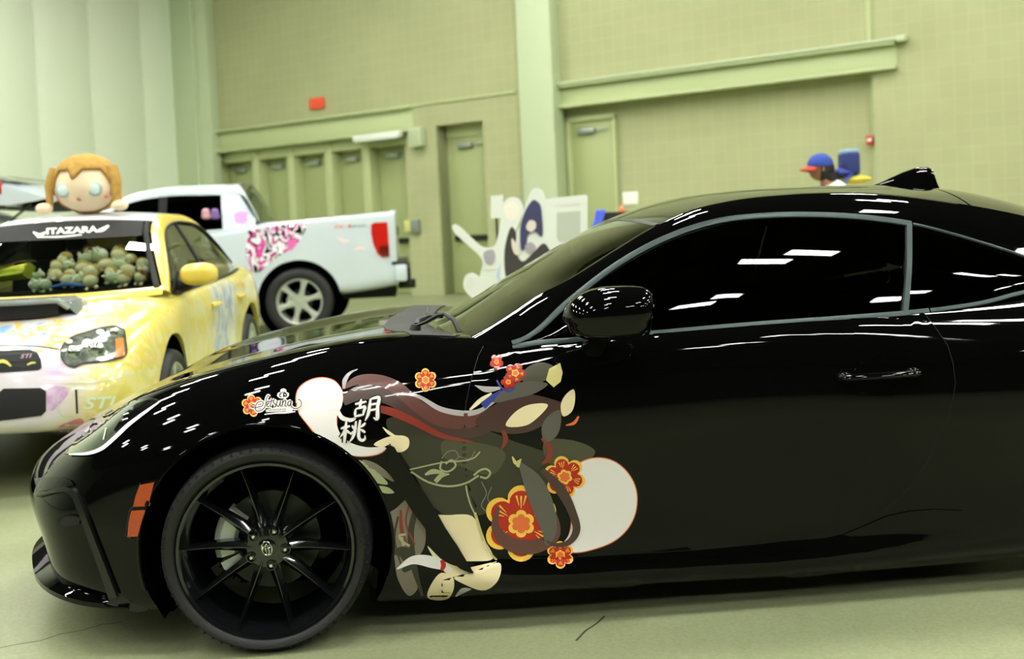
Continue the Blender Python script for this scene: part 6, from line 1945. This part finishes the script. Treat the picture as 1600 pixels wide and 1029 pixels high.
# own frame: +x is the walking direction
ztop = at_depth(1290, 240, 9.3)[2]
HS_ = ztop / 1.80
def P_(x, y, z): return (x * HS_, y * HS_, z * HS_)
M_skin = mat('skin', (.55, .38, .27), .6); M_shirt = mat('shirt_white', (.90, .91, .84), .85, noise=.06, nscale=12); M_jeans = mat('trousers_dark', (.14, .15, .18), .9); M_hair = mat('hair_dark', (.10, .075, .06), .7); M_cap = mat('cap_blue', (.16, .26, .60), .8); M_brim = mat('cap_red', (.72, .22, .16), .7); M_yel = mat('cloth_yellow', (.86, .78, .30), .8); M_shoe = mat('shoe_dark', (.08, .08, .08), .6)
def skin_mesh(name, verts, edges, radii, m, parent, sub=2):
    me = bpy.data.meshes.new(name); me.from_pydata([P_(*v) for v in verts], edges, [])
    o = bpy.data.objects.new(name, me); COL.objects.link(o)
    md = o.modifiers.new('skin', 'SKIN'); md.use_smooth_shade = True
    sv = me.skin_vertices[0].data
    for i, r_ in enumerate(radii):
        rr = r_ if hasattr(r_, '__len__') else (r_, r_)
        sv[i].radius = (rr[0] * HS_, rr[1] * HS_); sv[i].use_root = (i == 0)
    s2 = o.modifiers.new('sub', 'SUBSURF'); s2.levels = sub; s2.render_levels = sub
    dg = bpy.context.evaluated_depsgraph_get(); dg.update()
    nm = bpy.data.meshes.new_from_object(o.evaluated_get(dg)); o.modifiers.clear(); o.data = nm
    nm.materials.clear(); nm.materials.append(m); nm.polygons.foreach_set('use_smooth', [True] * len(nm.polygons))
    o.parent = parent
    return o
V = [(0, 0, .96), (-.02, 0, 1.12), (-.04, 0, 1.30), (-.03, 0, 1.44), (.03, 0, 1.53), (.075, 0, 1.58),
     (.02, .10, .90), (.16, .10, .52), (.12, .10, .10), (.24, .10, .045),
     (-.02, -.10, .90), (-.06, -.10, .50), (-.30, -.10, .16), (-.22, -.10, .06),
     (-.01, .19, 1.42), (-.03, .23, 1.16), (.12, .22, .95), (.20, .21, .90),
     (-.01, -.19, 1.42), (.07, -.23, 1.15), (.30, -.20, 1.04), (.38, -.19, 1.03)]
E_ = [(0, 1), (1, 2), (2, 3), (3, 4), (4, 5), (0, 6), (6, 7), (7, 8), (8, 9), (0, 10), (10, 11), (11, 12), (12, 13), (3, 14), (14, 15), (15, 16), (16, 17), (3, 18), (18, 19), (19, 20), (20, 21)]
Rr = [(.10, .14), (.10, .13), (.11, .145), (.08, .12), .06, .06, .085, .06, .042, .035, .085, .06, .042, .035, .06, .043, .032, .03, .06, .043, .032, .03]
bodyp = skin_mesh('body', V, E_, Rr, M_skin, per)
mb = MB(); mb.ball(P_(.095, 0, 1.67), (.098 * HS_, .078 * HS_, .118 * HS_), 28, 20, lambda p: (p[0] * (1 + .10 * max(0, -p[2]) * (p[0] > 0)), p[1] * (1 - .18 * max(0, -p[2])), p[2]))
mb.ball(P_(.197, 0, 1.655), (.02 * HS_, .014 * HS_, .022 * HS_), 12, 8)
for s_ in (-1, 1): mb.ball(P_(.085, .08 * s_, 1.66), (.018 * HS_, .01 * HS_, .03 * HS_), 10, 8)
mb.build('head', M_skin, per)
for s_ in (-1, 1):
    mb = MB(); mb.ball(P_(.178, .032 * s_, 1.685), (.008, .012, .009), 10, 6); mb.build('eye', M_hair, per)
mb = MB(); mb.ball(P_(.18, 0, 1.605), (.010, .022, .006), 10, 6); mb.build('mouth', mat('lips', (.50, .28, .24), .5), per)
for (bx, by, bz, dirv) in ((.20, .21, .90, (.5, 0, -.85)), (.38, -.19, 1.03, (.95, 0, -.1))):
    for k in range(4):
        o_ = (k - 1.5) * .017; L_ = (.075, .085, .08, .065)[k]
        v0 = (bx + dirv[0] * .05, by + o_ * .4, bz + dirv[2] * .05 + o_ * .8); d_ = np.array(dirv)
        pts = [v0, tuple(np.array(v0) + d_ * L_ * .5), tuple(np.array(v0) + d_ * L_ * .85 + np.array((-.012, .012, -.01)))]
        skin_mesh('finger', pts, [(0, 1), (1, 2)], [.0095, .009, .007], M_skin, per, 1)
    v0 = (bx + .01, by + .015, bz + .02); skin_mesh('thumb', [v0, (v0[0] + dirv[0] * .04 + .01, v0[1] + .02, v0[2] + dirv[2] * .04 + .015), (v0[0] + dirv[0] * .07, v0[1] + .02, v0[2] + dirv[2] * .07)], [(0, 1), (1, 2)], [.011, .010, .008], M_skin, per, 1)
skin_mesh('shirt', [(0, 0, .92), (-.02, 0, 1.12), (-.05, 0, 1.32), (-.06, 0, 1.46), (-.01, 0, 1.525), (.0, .20, 1.45), (-.01, .225, 1.25), (.0, -.20, 1.45), (.05, -.225, 1.25)], [(0, 1), (1, 2), (2, 3), (3, 4), (3, 5), (5, 6), (3, 7), (7, 8)], [(.13, .17), (.13, .16), (.15, .18), (.13, .16), .085, .085, .068, .085, .068], M_shirt, per)
skin_mesh('trousers', [(0, 0, .98), (0, 0, .92), (.02, .10, .88), (.16, .10, .52), (.12, .10, .12), (-.02, -.10, .88), (-.06, -.10, .50), (-.29, -.10, .19)], [(0, 1), (1, 2), (2, 3), (3, 4), (1, 5), (5, 6), (6, 7)], [(.125, .165), (.12, .16), .10, .075, .06, .10, .075, .06], M_jeans, per)
for x, y, z, t in ((.19, .10, .035, 0), (-.27, -.10, .07, .6)):
    mb = MB(); mm = Matrix.Translation(P_(x, y, z)) @ Matrix.Rotation(t, 4, 'Y'); mb.box((-.13, -.05, -.035), (.13, .05, .045), mm); mb.build('shoe', M_shoe, per, bevel=.03, segs=3)
def hcap(p): return (p[0], p[1], max(p[2], -.9))
mb = MB(); mb.ball(P_(.07, 0, 1.665), (.108 * HS_, .09 * HS_, .118 * HS_), 24, 16, lambda p: (p[0] if p[0] < .35 else .35, p[1], p[2])); mb.tube([P_(.0, 0, 1.62), P_(-.02, 0, 1.54), P_(-.03, 0, 1.46)], [.085, .075, .05], 12); mb.build('hair', M_hair, per)
mb = MB(); mb.ball(P_(.088, 0, 1.70), (.118 * HS_, .098 * HS_, .105 * HS_), 28, 16, lambda p: (p[0], p[1], max(p[2], -.12))); capo = mb.build('cap', M_cap, per, sharp=50)
rows = []
for i in range(9):
    a = math.radians(-62 + 124 * i / 8)
    rows.append([P_(.088 + .110 * math.cos(a) * k0 + k1 * math.cos(a), .092 * math.sin(a) * k0 + k1 * .55 * math.sin(a), 1.688 - k1 * .42 + .010 * math.cos(2 * a)) for k0, k1 in ((1, 0), (1, .045), (1, .085))])
mb = MB(); mb.grid(rows); o = mb.build('cap_brim', M_brim, per); o.parent = capo
md = o.modifiers.new('t', 'SOLIDIFY'); md.thickness = .006
# blue bag carried high on the back
pbk = at_depth(1322, 256, 9.3)
bag = empty('backpack', (pbk[0] + .03, 9.36, 0)); bag.matrix_basis = Matrix.Translation((pbk[0] + .03, 9.36, 0))
zb0 = at_depth(1322, 271, 9.36)[2]; zb1 = at_depth(1322, 238, 9.36)[2]
mb = MB(); mb.box((-.055, -.12, zb0 - .02), (.085, .12, zb1), None); mb.build('bag_body', mat('bag_navy', (.15, .19, .42), .8), bag, bevel=.03, segs=3)
mb = MB(); mb.box((-.05, -.10, zb1 - .015), (.08, .10, zb1 + .025)); mb.build('bag_flap', mat('bag_light_blue', (.55, .68, .76), .7), bag, bevel=.015)
mb = MB(); mb.ball((-.06, 0, zb0 + .005), (.14, .13, .045), 20, 10); mb.build('bag_collar', mat('bag_blue', (.20, .25, .55), .8), bag)
mb = MB(); mb.tube(spline([(.02, -.10, zb0), (-.05, -.14, zb0 - .05), (-.12, -.14, zb0 - .15), (-.12, -.12, zb0 - .35)], 5), .018, 8, flat=.5); mb.build('shoulder_strap', M_cap, bag)
mb = MB(); mb.ball((.06, -.02, zb0 - .06), (.15, .12, .04), 20, 10); mb.build('bag_lining', M_yel, bag)
tag(bag, 'navy blue bag with light flap carried behind the head of the person in the cap', 'bag')
